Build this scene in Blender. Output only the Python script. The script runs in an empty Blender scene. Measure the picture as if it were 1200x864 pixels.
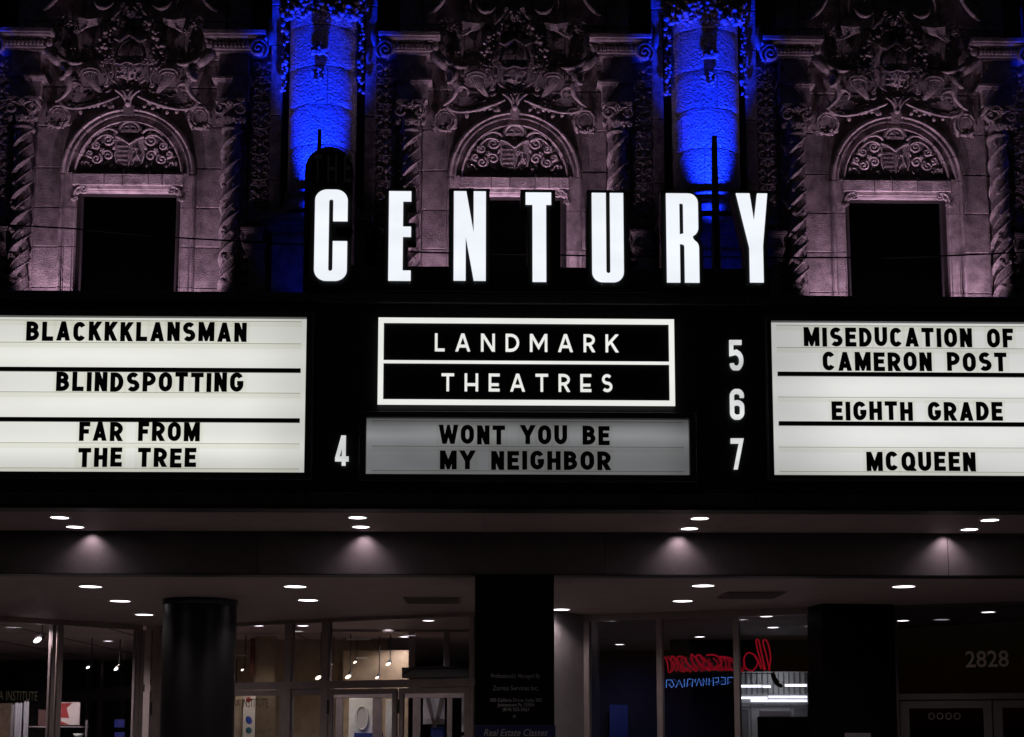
import bpy, bmesh, math, random
from mathutils import Vector, Matrix, Euler
random.seed(7)
sc = bpy.context.scene
C = sc.collection
PI = math.pi
rad = math.radians

# ------------------------------------------------------------------ camera
FPX, PITCH, YAW, SHIFT = 1600.0, 6.5, -1.2, 242.0
CAM = Vector((0.0, -16.0, 1.6))
cd = bpy.data.cameras.new('camera')
cam = bpy.data.objects.new('camera', cd)
C.objects.link(cam)
cam.location = CAM
cam.rotation_euler = Euler((rad(90 + PITCH), 0, rad(YAW)), 'XYZ')
cd.sensor_width = 36
cd.lens = 36 * FPX / 1200
cd.shift_y = SHIFT / 1200
cd.clip_start, cd.clip_end = 0.1, 3000
sc.camera = cam

# ------------------------------------------------------------------ night sky
wd = bpy.data.worlds.new('World')
sc.world = wd
wd.use_nodes = True
wn = wd.node_tree
bgn = wn.nodes['Background']
sky = wn.nodes.new('ShaderNodeTexSky')
sky.sky_type = 'NISHITA'
sky.sun_disc = False
sky.sun_elevation = rad(-3)
sky.sun_rotation = rad(200)
wn.links.new(sky.outputs[0], bgn.inputs[0])
bgn.inputs[1].default_value = 0.06
sc.view_settings.view_transform = 'Standard'
sc.view_settings.look = 'None'
sc.view_settings.exposure = 0
sc.view_settings.gamma = 1
sc.cycles.use_denoising = True
sc.cycles.max_bounces = 8
sc.cycles.transparent_max_bounces = 16
sc.cycles.sample_clamp_indirect = 4

# ------------------------------------------------------------------ measuring
RM = cam.rotation_euler.to_matrix()

def ray(px, py):
    return RM @ Vector(((px - 600) / FPX, (432 - py + SHIFT) / FPX, -1))

def P(px, py, Y):
    d = ray(px, py)
    return CAM + d * ((Y - CAM.y) / d.y)

def Q(px, py, Z):
    d = ray(px, py)
    return CAM + d * ((Z - CAM.z) / d.z)

YF = 2.2                       # wall plane of the upper facade
S0 = P(703, 205, YF).x - P(603, 205, YF).x
S0 /= 100
ZS = 4.20                      # marquee soffit
ZC = 3.66                      # ceiling in front of the shops

# ------------------------------------------------------------------ materials
def mat(name, col, rough=0.6, metal=0.0, noise=0.0, nscale=8.0, bump=0.0, bscale=60.0, spec=0.5, col2=None, vcoord=False):
    m = bpy.data.materials.new(name)
    m.use_nodes = True
    nt = m.node_tree
    b = nt.nodes['Principled BSDF']
    b.inputs['Base Color'].default_value = (*col, 1)
    b.inputs['Roughness'].default_value = rough
    b.inputs['Metallic'].default_value = metal
    b.inputs['Specular IOR Level'].default_value = spec
    if noise or bump:
        g = nt.nodes.new('ShaderNodeNewGeometry')
    if noise:
        n = nt.nodes.new('ShaderNodeTexNoise')
        n.inputs['Scale'].default_value = nscale
        n.inputs['Detail'].default_value = 8
        n.inputs['Roughness'].default_value = 0.65
        nt.links.new(g.outputs['Position'], n.inputs['Vector'])
        r = nt.nodes.new('ShaderNodeValToRGB')
        c2 = col2 or tuple(c * (1 - noise) for c in col)
        r.color_ramp.elements[0].position = 0.35
        r.color_ramp.elements[1].position = 0.65
        r.color_ramp.elements[0].color = (*c2, 1)
        r.color_ramp.elements[1].color = (*col, 1)
        nt.links.new(n.outputs['Fac'], r.inputs[0])
        oi = nt.nodes.new('ShaderNodeObjectInfo')
        mr = nt.nodes.new('ShaderNodeMapRange')
        mr.inputs[3].default_value = 1 - noise * 0.5
        mr.inputs[4].default_value = 1 + noise * 0.3
        nt.links.new(oi.outputs['Random'], mr.inputs[0])
        vm = nt.nodes.new('ShaderNodeVectorMath')
        vm.operation = 'SCALE'
        nt.links.new(r.outputs[0], vm.inputs[0])
        nt.links.new(mr.outputs[0], vm.inputs['Scale'])
        nt.links.new(vm.outputs[0], b.inputs['Base Color'])
    if bump:
        n2 = nt.nodes.new('ShaderNodeTexNoise')
        n2.inputs['Scale'].default_value = bscale
        n2.inputs['Detail'].default_value = 3
        nt.links.new(g.outputs['Position'], n2.inputs['Vector'])
        bm_ = nt.nodes.new('ShaderNodeBump')
        bm_.inputs['Strength'].default_value = bump
        bm_.inputs['Distance'].default_value = 0.02
        nt.links.new(n2.outputs['Fac'], bm_.inputs['Height'])
        nt.links.new(bm_.outputs[0], b.inputs['Normal'])
    return m

def emit(name, col, strength, vary=0.0, nscale=3.0, edge=None, tubes=None):
    m = bpy.data.materials.new(name)
    m.use_nodes = True
    nt = m.node_tree
    nt.nodes.remove(nt.nodes['Principled BSDF'])
    e = nt.nodes.new('ShaderNodeEmission')
    e.inputs[0].default_value = (*col, 1)
    e.inputs[1].default_value = strength
    nt.links.new(e.outputs[0], nt.nodes['Material Output'].inputs[0])
    if vary:
        g = nt.nodes.new('ShaderNodeNewGeometry')
        mp = nt.nodes.new('ShaderNodeMapping')
        mp.inputs['Scale'].default_value = (0.35, 1, 1)
        n = nt.nodes.new('ShaderNodeTexNoise')
        n.inputs['Scale'].default_value = nscale
        n.inputs['Detail'].default_value = 3
        mr = nt.nodes.new('ShaderNodeMapRange')
        mr.inputs[1].default_value = 0.3
        mr.inputs[2].default_value = 0.7
        mr.inputs[3].default_value = strength * (1 - vary)
        mr.inputs[4].default_value = strength
        nt.links.new(g.outputs['Position'], mp.inputs[0])
        nt.links.new(mp.outputs[0], n.inputs['Vector'])
        nt.links.new(n.outputs['Fac'], mr.inputs[0])
        out = mr.outputs[0]
        if edge:                      # tubes end short of the cabinet: ends of the backlight are dimmer
            x0, x1, amt, z0, z1, amz = edge
            tc = nt.nodes.new('ShaderNodeSeparateXYZ')
            nt.links.new(g.outputs['Position'], tc.inputs[0])
            def ramp(sock, a, b_, lo):
                q = nt.nodes.new('ShaderNodeMapRange')
                q.interpolation_type = 'SMOOTHSTEP'
                q.inputs[1].default_value = a
                q.inputs[2].default_value = b_
                q.inputs[3].default_value = lo
                q.inputs[4].default_value = 1
                nt.links.new(sock, q.inputs[0])
                return q.outputs[0]
            for o in (ramp(tc.outputs[0], x0, x1, amt), ramp(tc.outputs[2], z0, z1, amz)):
                mu = nt.nodes.new('ShaderNodeMath')
                mu.operation = 'MULTIPLY'
                nt.links.new(out, mu.inputs[0])
                nt.links.new(o, mu.inputs[1])
                out = mu.outputs[0]
            if tubes:                 # lamps behind the panel: a soft brighter band at each height
                base, amp, sig, zs = tubes
                acc = None
                for zc in zs:
                    a = nt.nodes.new('ShaderNodeMath'); a.operation = 'SUBTRACT'; a.inputs[1].default_value = zc
                    nt.links.new(tc.outputs[2], a.inputs[0])
                    b = nt.nodes.new('ShaderNodeMath'); b.operation = 'DIVIDE'; b.inputs[1].default_value = sig
                    nt.links.new(a.outputs[0], b.inputs[0])
                    c = nt.nodes.new('ShaderNodeMath'); c.operation = 'MULTIPLY_ADD'; c.inputs[2].default_value = 1.0
                    nt.links.new(b.outputs[0], c.inputs[0]); nt.links.new(b.outputs[0], c.inputs[1])
                    d = nt.nodes.new('ShaderNodeMath'); d.operation = 'DIVIDE'; d.inputs[0].default_value = amp
                    nt.links.new(c.outputs[0], d.inputs[1])
                    if acc is None:
                        f = nt.nodes.new('ShaderNodeMath'); f.operation = 'ADD'; f.inputs[1].default_value = base
                        nt.links.new(d.outputs[0], f.inputs[0])
                    else:
                        f = nt.nodes.new('ShaderNodeMath'); f.operation = 'ADD'
                        nt.links.new(d.outputs[0], f.inputs[0]); nt.links.new(acc, f.inputs[1])
                    acc = f.outputs[0]
                mu = nt.nodes.new('ShaderNodeMath'); mu.operation = 'MULTIPLY'
                nt.links.new(out, mu.inputs[0]); nt.links.new(acc, mu.inputs[1])
                out = mu.outputs[0]
        nt.links.new(out, e.inputs[1])
    return m

def clear(name, tint, op, glossy=True, rough=0.0, ior=1.5):
    m = bpy.data.materials.new(name)
    m.use_nodes = True
    nt = m.node_tree
    nt.nodes.remove(nt.nodes['Principled BSDF'])
    t = nt.nodes.new('ShaderNodeBsdfTransparent')
    t.inputs[0].default_value = (*tint, 1)
    a = t.outputs[0]
    if op > 0:
        d = nt.nodes.new('ShaderNodeBsdfDiffuse')
        d.inputs[0].default_value = (*tint, 1)
        mx = nt.nodes.new('ShaderNodeMixShader')
        mx.inputs[0].default_value = op
        nt.links.new(a, mx.inputs[1]); nt.links.new(d.outputs[0], mx.inputs[2])
        a = mx.outputs[0]
    if glossy:
        g = nt.nodes.new('ShaderNodeBsdfGlossy')
        g.inputs['Roughness'].default_value = rough
        fr = nt.nodes.new('ShaderNodeFresnel')
        fr.inputs[0].default_value = ior
        mx = nt.nodes.new('ShaderNodeMixShader')
        nt.links.new(fr.outputs[0], mx.inputs[0])
        nt.links.new(a, mx.inputs[1]); nt.links.new(g.outputs[0], mx.inputs[2])
        a = mx.outputs[0]
    nt.links.new(a, nt.nodes['Material Output'].inputs[0])
    return m

STONE = mat('terracotta', (0.42, 0.37, 0.36), 0.75, noise=0.6, nscale=6, bump=0.9, bscale=55)
ORN = mat('carved_terracotta', (0.44, 0.39, 0.38), 0.55, noise=0.55, nscale=14, bump=0.9, bscale=60)
ROUGH = mat('rough_cast_stone', (0.52, 0.5, 0.48), 0.8, noise=0.5, nscale=34, bump=1.0, bscale=34)
ROUGH.node_tree.nodes['Bump'].inputs['Distance'].default_value = 0.045
COREM = mat('dark_backing_stone', (0.12, 0.10, 0.10), 0.9, noise=0.4, nscale=5)  # darker stone tone for the wall and shaft cores
BLACKM = mat('black_painted_metal', (0.012, 0.012, 0.014), 0.45, noise=0.3, nscale=3, bump=0.1, bscale=8)
BANDM = mat('charcoal_metal', (0.1, 0.1, 0.115), 0.4, noise=0.25, nscale=4)
CASEM = mat('letter_casing', (0.01, 0.01, 0.012), 0.5)
FACEM = emit('letter_face_light', (0.90, 0.935, 1.0), 1.04, vary=0.13, nscale=2.5)
DARKGLASS = mat('dark_window_glass', (0.0006, 0.0006, 0.0007), 0.25, spec=0.04)
DARKFRAME = mat('dark_window_frame', (0.03, 0.026, 0.026), 0.6, noise=0.3)
SOFFIT = mat('soffit_paint', (0.36, 0.265, 0.265), 0.6, noise=0.12, nscale=2, bump=0.15, bscale=120)
BEAMM = mat('beam_paint', (0.2, 0.17, 0.18), 0.45, noise=0.2, nscale=3, bump=0.1, bscale=120)
LENS = emit('lamp_lens', (1.0, 0.93, 0.98), 6.0)
GRILM = mat('grille_paint', (0.2, 0.16, 0.155), 0.6)
TRIM = mat('lamp_trim', (0.5, 0.48, 0.48), 0.4)
BRONZE = mat('bronze_frame', (0.34, 0.27, 0.265), 0.4, metal=0.2, noise=0.2, nscale=6)
GLASS = clear('shop_glass', (0.86, 0.86, 0.88), 0.0)
ACRYL = clear('letter_acrylic', (0.972, 0.972, 0.955), 0.0, ior=1.06)
RAILM = clear('rail_acrylic', (0.962, 0.96, 0.94), 0.0, ior=1.06)
LETM = mat('black_acrylic', (0.006, 0.006, 0.007), 0.35)
WHITEG = mat('white_paint', (0.7, 0.7, 0.68), 0.5, noise=0.2, nscale=10)
GREYT = mat('grey_lettering', (0.42, 0.40, 0.41), 0.6)
PILLARM = mat('black_pillar_panel', (0.0025, 0.0025, 0.003), 0.3, spec=0.25)
COLM = mat('black_column_paint', (0.009, 0.008, 0.008), 0.38, noise=0.2, nscale=3)
WALLM = mat('grey_shop_wall', (0.2, 0.17, 0.18), 0.6, noise=0.15, nscale=4, bump=0.15, bscale=150)
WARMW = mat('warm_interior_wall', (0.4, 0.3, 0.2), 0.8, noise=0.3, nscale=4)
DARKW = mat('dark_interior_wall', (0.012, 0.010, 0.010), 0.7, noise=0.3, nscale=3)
INCEIL = mat('interior_ceiling', (0.34, 0.29, 0.27), 0.7, noise=0.1, nscale=4)
ASPH = mat('asphalt', (0.05, 0.05, 0.05), 0.85, noise=0.35, nscale=9, bump=0.5, bscale=90)
PAVE = mat('paving', (0.26, 0.24, 0.23), 0.8, noise=0.25, nscale=6, bump=0.3, bscale=60)
CABLE = mat('cable_rubber', (0.001, 0.001, 0.001), 0.9, spec=0.0)
BLUEP = mat('blue_paint', (0.02, 0.05, 0.28), 0.6, noise=0.2)
NAVYW = mat('navy_wall', (0.012, 0.014, 0.05), 0.7, noise=0.2)
NAVY = mat('navy_panel', (0.006, 0.009, 0.06), 0.5)

# ------------------------------------------------------------------ mesh builder
class MB:
    def __init__(s):
        s.v = []; s.f = []; s.sm = []
    def add(s, vs, fs, smooth=False):
        o = len(s.v)
        s.v += [Vector(x) for x in vs]
        s.f += [tuple(i + o for i in f) for f in fs]
        s.sm += [smooth] * len(fs)
    def box(s, a, b):
        x0, y0, z0 = a; x1, y1, z1 = b
        s.add([(x0, y0, z0), (x1, y0, z0), (x1, y1, z0), (x0, y1, z0), (x0, y0, z1), (x1, y0, z1), (x1, y1, z1), (x0, y1, z1)],
              [(0, 3, 2, 1), (4, 5, 6, 7), (0, 1, 5, 4), (1, 2, 6, 5), (2, 3, 7, 6), (3, 0, 4, 7)])
    def cbox(s, a, b, c):
        """box whose face towards -y has chamfered edges"""
        x0, y0, z0 = a; x1, y1, z1 = b
        s.add([(x0, y1, z0), (x1, y1, z0), (x1, y1, z1), (x0, y1, z1),
               (x0, y0 + c, z0), (x1, y0 + c, z0), (x1, y0 + c, z1), (x0, y0 + c, z1),
               (x0 + c, y0, z0 + c), (x1 - c, y0, z0 + c), (x1 - c, y0, z1 - c), (x0 + c, y0, z1 - c)],
              [(0, 3, 2, 1), (0, 1, 5, 4), (1, 2, 6, 5), (2, 3, 7, 6), (3, 0, 4, 7),
               (4, 5, 9, 8), (5, 6, 10, 9), (6, 7, 11, 10), (7, 4, 8, 11), (8, 9, 10, 11)])
    def prism(s, poly, y0, y1):
        """poly of (x, z); front at y0, back at y1"""
        n = len(poly)
        ar = sum(poly[i][0] * poly[(i + 1) % n][1] - poly[(i + 1) % n][0] * poly[i][1] for i in range(n))
        if ar < 0: poly = poly[::-1]
        s.add([(x, y0, z) for x, z in poly] + [(x, y1, z) for x, z in poly],
              [tuple(range(n)), tuple(range(2 * n - 1, n - 1, -1))] +
              [(i, i + n, (i + 1) % n + n, (i + 1) % n) for i in range(n)])
    def tube(s, pts, r, n=6, cap=True, smooth=True):
        pts = [Vector(p) for p in pts]
        m = len(pts)
        rr = r if isinstance(r, (list, tuple)) else [r] * m
        if len(rr) == 2 and m > 2: rr = [rr[0] + (rr[1] - rr[0]) * i / (m - 1) for i in range(m)]
        vs = []; up = None
        for i, p in enumerate(pts):
            t = (pts[min(i + 1, m - 1)] - pts[max(i - 1, 0)])
            if t.length < 1e-9: t = Vector((0, 0, 1))
            t.normalize()
            if up is None:
                up = Vector((0, 1, 0)) if abs(t.y) < 0.9 else Vector((1, 0, 0))
            a = t.cross(up)
            if a.length < 1e-6: a = t.cross(Vector((1, 0, 0.3)))
            a.normalize()
            up = a.cross(t).normalized()
            for k in range(n):
                th = 2 * PI * k / n
                vs.append(p + a * (math.cos(th) * rr[i]) + up * (math.sin(th) * rr[i]))
        fs = []
        for i in range(m - 1):
            for k in range(n):
                k2 = (k + 1) % n
                fs.append((i * n + k, i * n + k2, (i + 1) * n + k2, (i + 1) * n + k))
        s.add(vs, fs, smooth)
        if cap:
            s.add(vs[:n], [tuple(range(n - 1, -1, -1))])
            s.add(vs[-n:], [tuple(range(n))])
    def blob(s, c, r, ang=0, nu=8, nv=5):
        """ellipsoid; ang turns it in the x-z plane"""
        rx, ry, rz = r if isinstance(r, (tuple, list)) else (r, r, r)
        ca, sa = math.cos(ang), math.sin(ang)
        vs = []
        def T(x, y, z): return (c[0] + x * ca - z * sa, c[1] + y, c[2] + x * sa + z * ca)
        vs.append(T(0, 0, rz))
        for j in range(1, nv):
            ph = PI * j / nv
            for i in range(nu):
                th = 2 * PI * i / nu
                vs.append(T(rx * math.sin(ph) * math.cos(th), ry * math.sin(ph) * math.sin(th), rz * math.cos(ph)))
        vs.append(T(0, 0, -rz))
        fs = [(0, 1 + i, 1 + (i + 1) % nu) for i in range(nu)]
        for j in range(nv - 2):
            for i in range(nu):
                a = 1 + j * nu + i; b = 1 + j * nu + (i + 1) % nu
                fs.append((a, a + nu, b + nu, b))
        e = len(vs) - 1; o = 1 + (nv - 2) * nu
        fs += [(e, o + (i + 1) % nu, o + i) for i in range(nu)]
        s.add(vs, fs, True)
    def lathe(s, prof, c=(0, 0), n=24, a0=0, a1=2 * PI, smooth=True):
        """prof of (r, z), axis vertical at c=(x, y)"""
        vs = []; full = abs(a1 - a0 - 2 * PI) < 1e-6
        m = n if full else n + 1
        for r, z in prof:
            for k in range(m):
                th = a0 + (a1 - a0) * k / n
                vs.append((c[0] + r * math.cos(th), c[1] + r * math.sin(th), z))
        fs = []
        for j in range(len(prof) - 1):
            for k in range(n):
                k2 = (k + 1) % m
                fs.append((j * m + k, j * m + k2, (j + 1) * m + k2, (j + 1) * m + k))
        s.add(vs, fs, smooth)
    def map(s, fn):
        s.v = [Vector(fn(*v)) for v in s.v]
        return s
    def build(s, name, m, parent=None, origin=(0, 0, 0), tri=False, fix=True):
        me = bpy.data.meshes.new(name)
        o = Vector(origin)
        bm = bmesh.new()
        vs = [bm.verts.new(v - o) for v in s.v]
        for f, sm in zip(s.f, s.sm):
            try:
                fc = bm.faces.new([vs[i] for i in f]); fc.smooth = sm
            except ValueError:
                pass
        if fix: bmesh.ops.recalc_face_normals(bm, faces=bm.faces)
        ng = [f for f in bm.faces if len(f.verts) > 4]
        if ng: bmesh.ops.triangulate(bm, faces=ng, ngon_method='EAR_CLIP')
        bm.to_mesh(me); bm.free()
        me.materials.append(m)
        ob = bpy.data.objects.new(name, me)
        C.objects.link(ob)
        if parent: ob.parent = parent
        elif origin != (0, 0, 0): ob.location = origin
        return ob

def tag(o, label=None, cat=None, group=None, kind=None):
    if label: o['label'] = label
    if cat: o['category'] = cat
    if group: o['group'] = group
    if kind: o['kind'] = kind
    return o

def empty(name, loc=(0, 0, 0), rz=0, parent=None):
    o = bpy.data.objects.new(name, None)
    o.empty_display_size = 0.1
    C.objects.link(o)
    o.location = loc; o.rotation_euler = (0, 0, rz)
    if parent: o.parent = parent
    return o

def kids(o): return [c for c in KID.get(o.name, [])]

def copy_tree(o, parent=None, loc=None):
    ch = list(o.children)
    c = o.copy(); C.objects.link(c)
    c.parent = parent
    if loc is not None: c.location = loc
    for k in ch: copy_tree(k, c)
    return c

def spot(name, loc, target, energy, col, angle, blend=0.5, size=0.03):
    l = bpy.data.lights.new(name, 'SPOT')
    l.energy = energy; l.color = col; l.spot_size = rad(angle); l.spot_blend = blend; l.shadow_soft_size = size
    o = bpy.data.objects.new(name, l); C.objects.link(o)
    o.location = loc
    o.rotation_euler = (Vector(target) - Vector(loc)).to_track_quat('-Z', 'Y').to_euler()
    return o

# ------------------------------------------------------------------ stroke lettering (cap height 1, z up)
def arc(cx, cy, rx, ry, a0, a1, n=10):
    return [(cx + rx * math.cos(rad(a0 + (a1 - a0) * i / n)), cy + ry * math.sin(rad(a0 + (a1 - a0) * i / n))) for i in range(n + 1)]

def glyph(ch, t, style):
    """returns width and list of centre lines"""
    h = t / 2; e = 0.25
    if style == 'marquee':
        W = dict(I=t, M=0.80, W=0.92, L=0.56, E=0.56, F=0.54, T=0.62, O=0.66, Q=0.68, C=0.62, G=0.66, Y=0.72, A=0.70, N=0.62).get(ch, 0.64)
        mid = 0.5
    else:
        W = dict(L=0.60, A=0.92, N=0.86, D=0.84, M=1.08, R=0.70, K=0.80, T=0.78, H=0.84, E=0.68, S=0.66).get(ch, 0.8)
        mid = 0.38 if ch in 'AHE' else 0.44
    R_ = W - h
    lo, hi = h, 1 - h
    if ch == 'I': return W, [[(h, 0), (h, 1)]]
    if ch == 'L': return W, [[(h, 1), (h, 0)], [(h, lo), (W, lo)]]
    if ch == 'T': return W, [[(0, hi), (W, hi)], [(W / 2, 1), (W / 2, 0)]]
    if ch == 'E': return W, [[(h, 0), (h, 1)], [(h, hi), (W, hi)], [(h, lo), (W, lo)], [(h, mid + (0.02 if style == 'marquee' else 0)), (W * 0.92, mid + (0.02 if style == 'marquee' else 0))]]
    if ch == 'F': return W, [[(h, 0), (h, 1)], [(h, hi), (W, hi)], [(h, 0.5), (W * 0.9, 0.5)]]
    if ch == 'H': return W, [[(h, 0), (h, 1)], [(R_, 0), (R_, 1)], [(h, mid), (R_, mid)]]
    if ch == 'A':
        k = h * 1.05
        return W, [[(k - 0.06, -e), (k, 0), (W / 2, 1.02 if style != 'marquee' else 0.97), (W - k, 0), (W - k + 0.06, -e)], [(W * 0.2, 0.27 if style == 'marquee' else 0.30), (W * 0.8, 0.27 if style == 'marquee' else 0.30)]]
    if ch == 'N': return W, [[(h, 0), (h, 1)], [(R_, 0), (R_, 1)], [(h * 0.9 - 0.1, 1.16), (h, 1), (R_, 0), (R_ + 0.1, -0.16)]]
    if ch == 'M':
        if style == 'marquee':
            return W, [[(h, 0), (h, 1)], [(R_, 0), (R_, 1)], [(h * 0.7, 1.1), (W / 2, 0.18), (W - h * 0.7, 1.1)]]
        return W, [[(h, 0), (h, 1)], [(R_, 0), (R_, 1)], [(h, 1.0), (W / 2, 0.26), (R_, 1.0)]]
    if ch == 'W': return W, [[(-0.0 + h * 0.55, 1.15), (W * 0.28, 0.02), (W * 0.5, 0.8), (W * 0.72, 0.02), (W - h * 0.55, 1.15)]]
    if ch == 'Y': return W, [[(h * 0.6 - 0.08, 1.2), (W / 2, 0.45), (W - h * 0.6 + 0.08, 1.2)], [(W / 2, 0.5), (W / 2, 0)]]
    if ch == 'K': return W, [[(h, 0), (h, 1)], [(h, 0.36), (W - h, 1.0), (W - h + 0.12, 1.2)], [(W * 0.42, 0.55), (W - h, 0), (W - h + 0.1, -0.2)]]
    rx = (W - t) / 2
    ry = min(rx * 1.3, 0.5 - h) if style == 'marquee' else 0.5 - h
    if ch in 'OQ':
        c = W / 2
        p = arc(c, hi - ry, rx, ry, 0, 180) + arc(c, lo + ry, rx, ry, 180, 360) + [(c + rx, hi - ry)]
        out = [p]
        if ch == 'Q': out.append([(W * 0.5, 0.26), (W * 0.98, -0.04)])
        return W, out
    if ch == 'U':
        c = W / 2
        return W, [[(h, 1)] + arc(c, lo + ry, rx, ry, 180, 360) + [(c + rx, 1)]]
    if ch == 'C':
        c = W / 2
        return W, [arc(c, hi - ry, rx, ry, 28, 180) + arc(c, lo + ry, rx, ry, 180, 332)]
    if ch == 'G':
        c = W / 2
        return W, [arc(c, hi - ry, rx, ry, 28, 180) + arc(c, lo + ry, rx, ry, 180, 350) + [(W - h, 0.45)], [(c + 0.02, 0.44), (W, 0.44)]]
    if ch == 'D':
        dx = W * 0.38
        return W, [[(h, 0), (h, 1)], [(h, hi), (dx, hi)] + arc(dx, 0.5, W - h - dx, 0.5 - h, 90, -90, 12) + [(h, lo)]]
    if ch == 'B':
        dx = W * 0.42; q = (hi - 0.53) / 2; q2 = (0.53 - lo) / 2
        return W, [[(h, 0), (h, 1)], [(h, hi), (dx, hi)] + arc(dx, hi - q, W * 0.93 - h - dx, q, 90, -90, 8) + [(h, 0.53)],
                   [(dx, 0.53)] + arc(dx, lo + q2, W - h - dx, q2, 90, -90, 8) + [(h, lo)]]
    if ch in 'PR':
        dx = W * 0.42; m_ = 0.42 if style == 'marquee' else 0.44; q = (hi - m_) / 2
        out = [[(h, 0), (h, 1)], [(h, hi), (dx, hi)] + arc(dx, hi - q, W - h - dx, q, 90, -90, 10) + [(h, m_)]]
        if ch == 'R': out.append([(W * 0.48, m_ + 0.02), (W - h * 0.9, 0), (W - h * 0.9 + 0.08, -0.18)])
        return W, out
    if ch == 'S':
        q = (hi - 0.5) / 2; c = W / 2
        qb = (0.5 - lo) / 2
        return W, [arc(c, hi - q, rx * 0.94, q, 35, 270, 12) + arc(c, lo + qb, rx, qb, 88, -145, 12)]
    return W, []

def ribbon_quads(line, t, clip=True):
    line = [p for i, p in enumerate(line) if i == 0 or (abs(p[0] - line[i - 1][0]) + abs(p[1] - line[i - 1][1])) > 1e-5]
    n = len(line); pts = [Vector((x, y)) for x, y in line]; L = []; Rr = []
    for i in range(n):
        if i == 0: d = (pts[1] - pts[0]).normalized(); nn = Vector((-d.y, d.x)); k = 1
        elif i == n - 1: d = (pts[-1] - pts[-2]).normalized(); nn = Vector((-d.y, d.x)); k = 1
        else:
            d1 = (pts[i] - pts[i - 1]).normalized(); d2 = (pts[i + 1] - pts[i]).normalized()
            n1 = Vector((-d1.y, d1.x)); n2 = Vector((-d2.y, d2.x)); nn = (n1 + n2)
            if nn.length < 0.2: nn = n1
            nn.normalize(); k = min(1 / max(nn.dot(n1), 0.25), 4.0)
        L.append(pts[i] + nn * (t / 2 * k)); Rr.append(pts[i] - nn * (t / 2 * k))
    out = []
    for i in range(n - 1):
        q = [L[i], L[i + 1], Rr[i + 1], Rr[i]]
        if clip:
            for sgn, lim in ((1, 0.0), (-1, -1.0)):
                r = []
                for a in range(len(q)):
                    A = q[a]; B = q[(a + 1) % len(q)]
                    da = sgn * A.y - lim; db = sgn * B.y - lim
                    if da >= 0: r.append(A)
                    if (da >= 0) != (db >= 0): r.append(A + (B - A) * (da / (da - db)))
                q = r
                if len(q) < 3: break
        if len(q) >= 3: out.append(q)
    return out

def glyph_mb(ch, t, style, x, z, h, sx, y0, y1):
    """one letter as prisms: lower left (x, z), cap height h, horizontal stretch sx"""
    mb = MB(); W, lines = glyph(ch, t, style)
    k = 0
    for ln in lines:
        for q in ribbon_quads(ln, t):
            mb.prism([(x + p.x * h * sx, z + p.y * h) for p in q], y0 - 0.00015 * k, y1)
            k += 1
    return mb, W * h * sx

# =================================================================== GROUND
def plain(name, a, b, m, kind='structure', parent=None):
    mb = MB(); mb.box(a, b)
    o = mb.build(name, m, parent)
    if not parent: tag(o, kind=kind)
    return o

mb = MB(); mb.add([(-600, -900, 0), (600, -900, 0), (600, 900, 0), (-600, 900, 0)], [(0, 1, 2, 3)])
tag(mb.build('road', ASPH), 'dark asphalt road in front of the theatre', kind='structure')
pv = MB(); pv.box((-40, -2.5, 0.004), (40, 30, 0.13))
tag(pv.build('pavement', PAVE), 'grey pavement under the marquee', kind='structure')
kb = MB(); kb.box((-40, -2.66, 0.004), (40, -2.503, 0.14))
tag(kb.build('kerb', PAVE), 'pale kerb along the pavement', kind='structure')
for k in range(-6, 7):
    mb = MB(); mb.box((k * 6 - 1.2, -9.06, 0.0), (k * 6 + 1.2, -8.94, 0.004))
    tag(mb.build('road_marking', WHITEG), kind='structure')

# =================================================================== THEATRE FACADE
FAC = empty('theatre_facade', (0, YF, 0))
tag(FAC, 'ornate carved terracotta theatre facade above the marquee, lit pink and blue', 'building')

def F(u, w, v, wr=None):
    """bay pixel space -> metres local to the bay: u right, v down, w px out of the wall (wr: plane the height is read on)"""
    Y = YF - (w if wr is None else wr) * S0
    a = P(603 + u, v, Y); c = P(603, v, Y)
    return (a.x - c.x, -w * S0, c.z)

def G(mb, wr=None):   # mesh in (u, w, v) px space -> bay-local metres
    return mb.map(lambda u, w, v: F(u, w, v, wr))

def PB(mb, u0, u1, w0, w1, v0, v1, cx=603, c=0.0):
    """level box with the front face at w1, heights read on that face"""
    Y = YF - w1 * S0
    k = P(cx, v0, Y)
    xs = sorted((P(cx + u0, v0, Y).x - k.x, P(cx + u1, v0, Y).x - k.x))
    a = (xs[0], -w1 * S0, P(cx, v1, Y).z); b = (xs[1], -w0 * S0, k.z)
    if c: mb.cbox(a, b, c)
    else: mb.box(a, b)
    return mb

XB0 = P(603, 200, YF).x
SP = ((P(1048, 200, YF).x - XB0) + (XB0 - P(150, 200, YF).x)) / 2
BAYX = [XB0 + k * SP for k in (-1, 0, 1)]
NICHX = [XB0 + k * SP for k in (-1.5, -0.5, 0.5, 1.5)]

# --- spiral helpers in (u, w, v) space
def spiral(cx, cv, r0, r1, a0, turns, w0, w1=None, n=None):
    n = n or max(8, int(abs(turns) * 14)); w1 = w0 if w1 is None else w1
    return [(cx + (r0 + (r1 - r0) * i / n) * math.cos(a0 + turns * 2 * PI * i / n), w0 + (w1 - w0) * i / n,
             cv + (r0 + (r1 - r0) * i / n) * math.sin(a0 + turns * 2 * PI * i / n)) for i in range(n + 1)]

def bez(p0, p1, p2, p3, n=10):
    out = []
    for i in range(n + 1):
        t = i / n; a = (1 - t) ** 3; b = 3 * t * (1 - t) ** 2; c = 3 * t * t * (1 - t); d = t ** 3
        out.append(tuple(a * p0[k] + b * p1[k] + c * p2[k] + d * p3[k] for k in range(3)))
    return out

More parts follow.
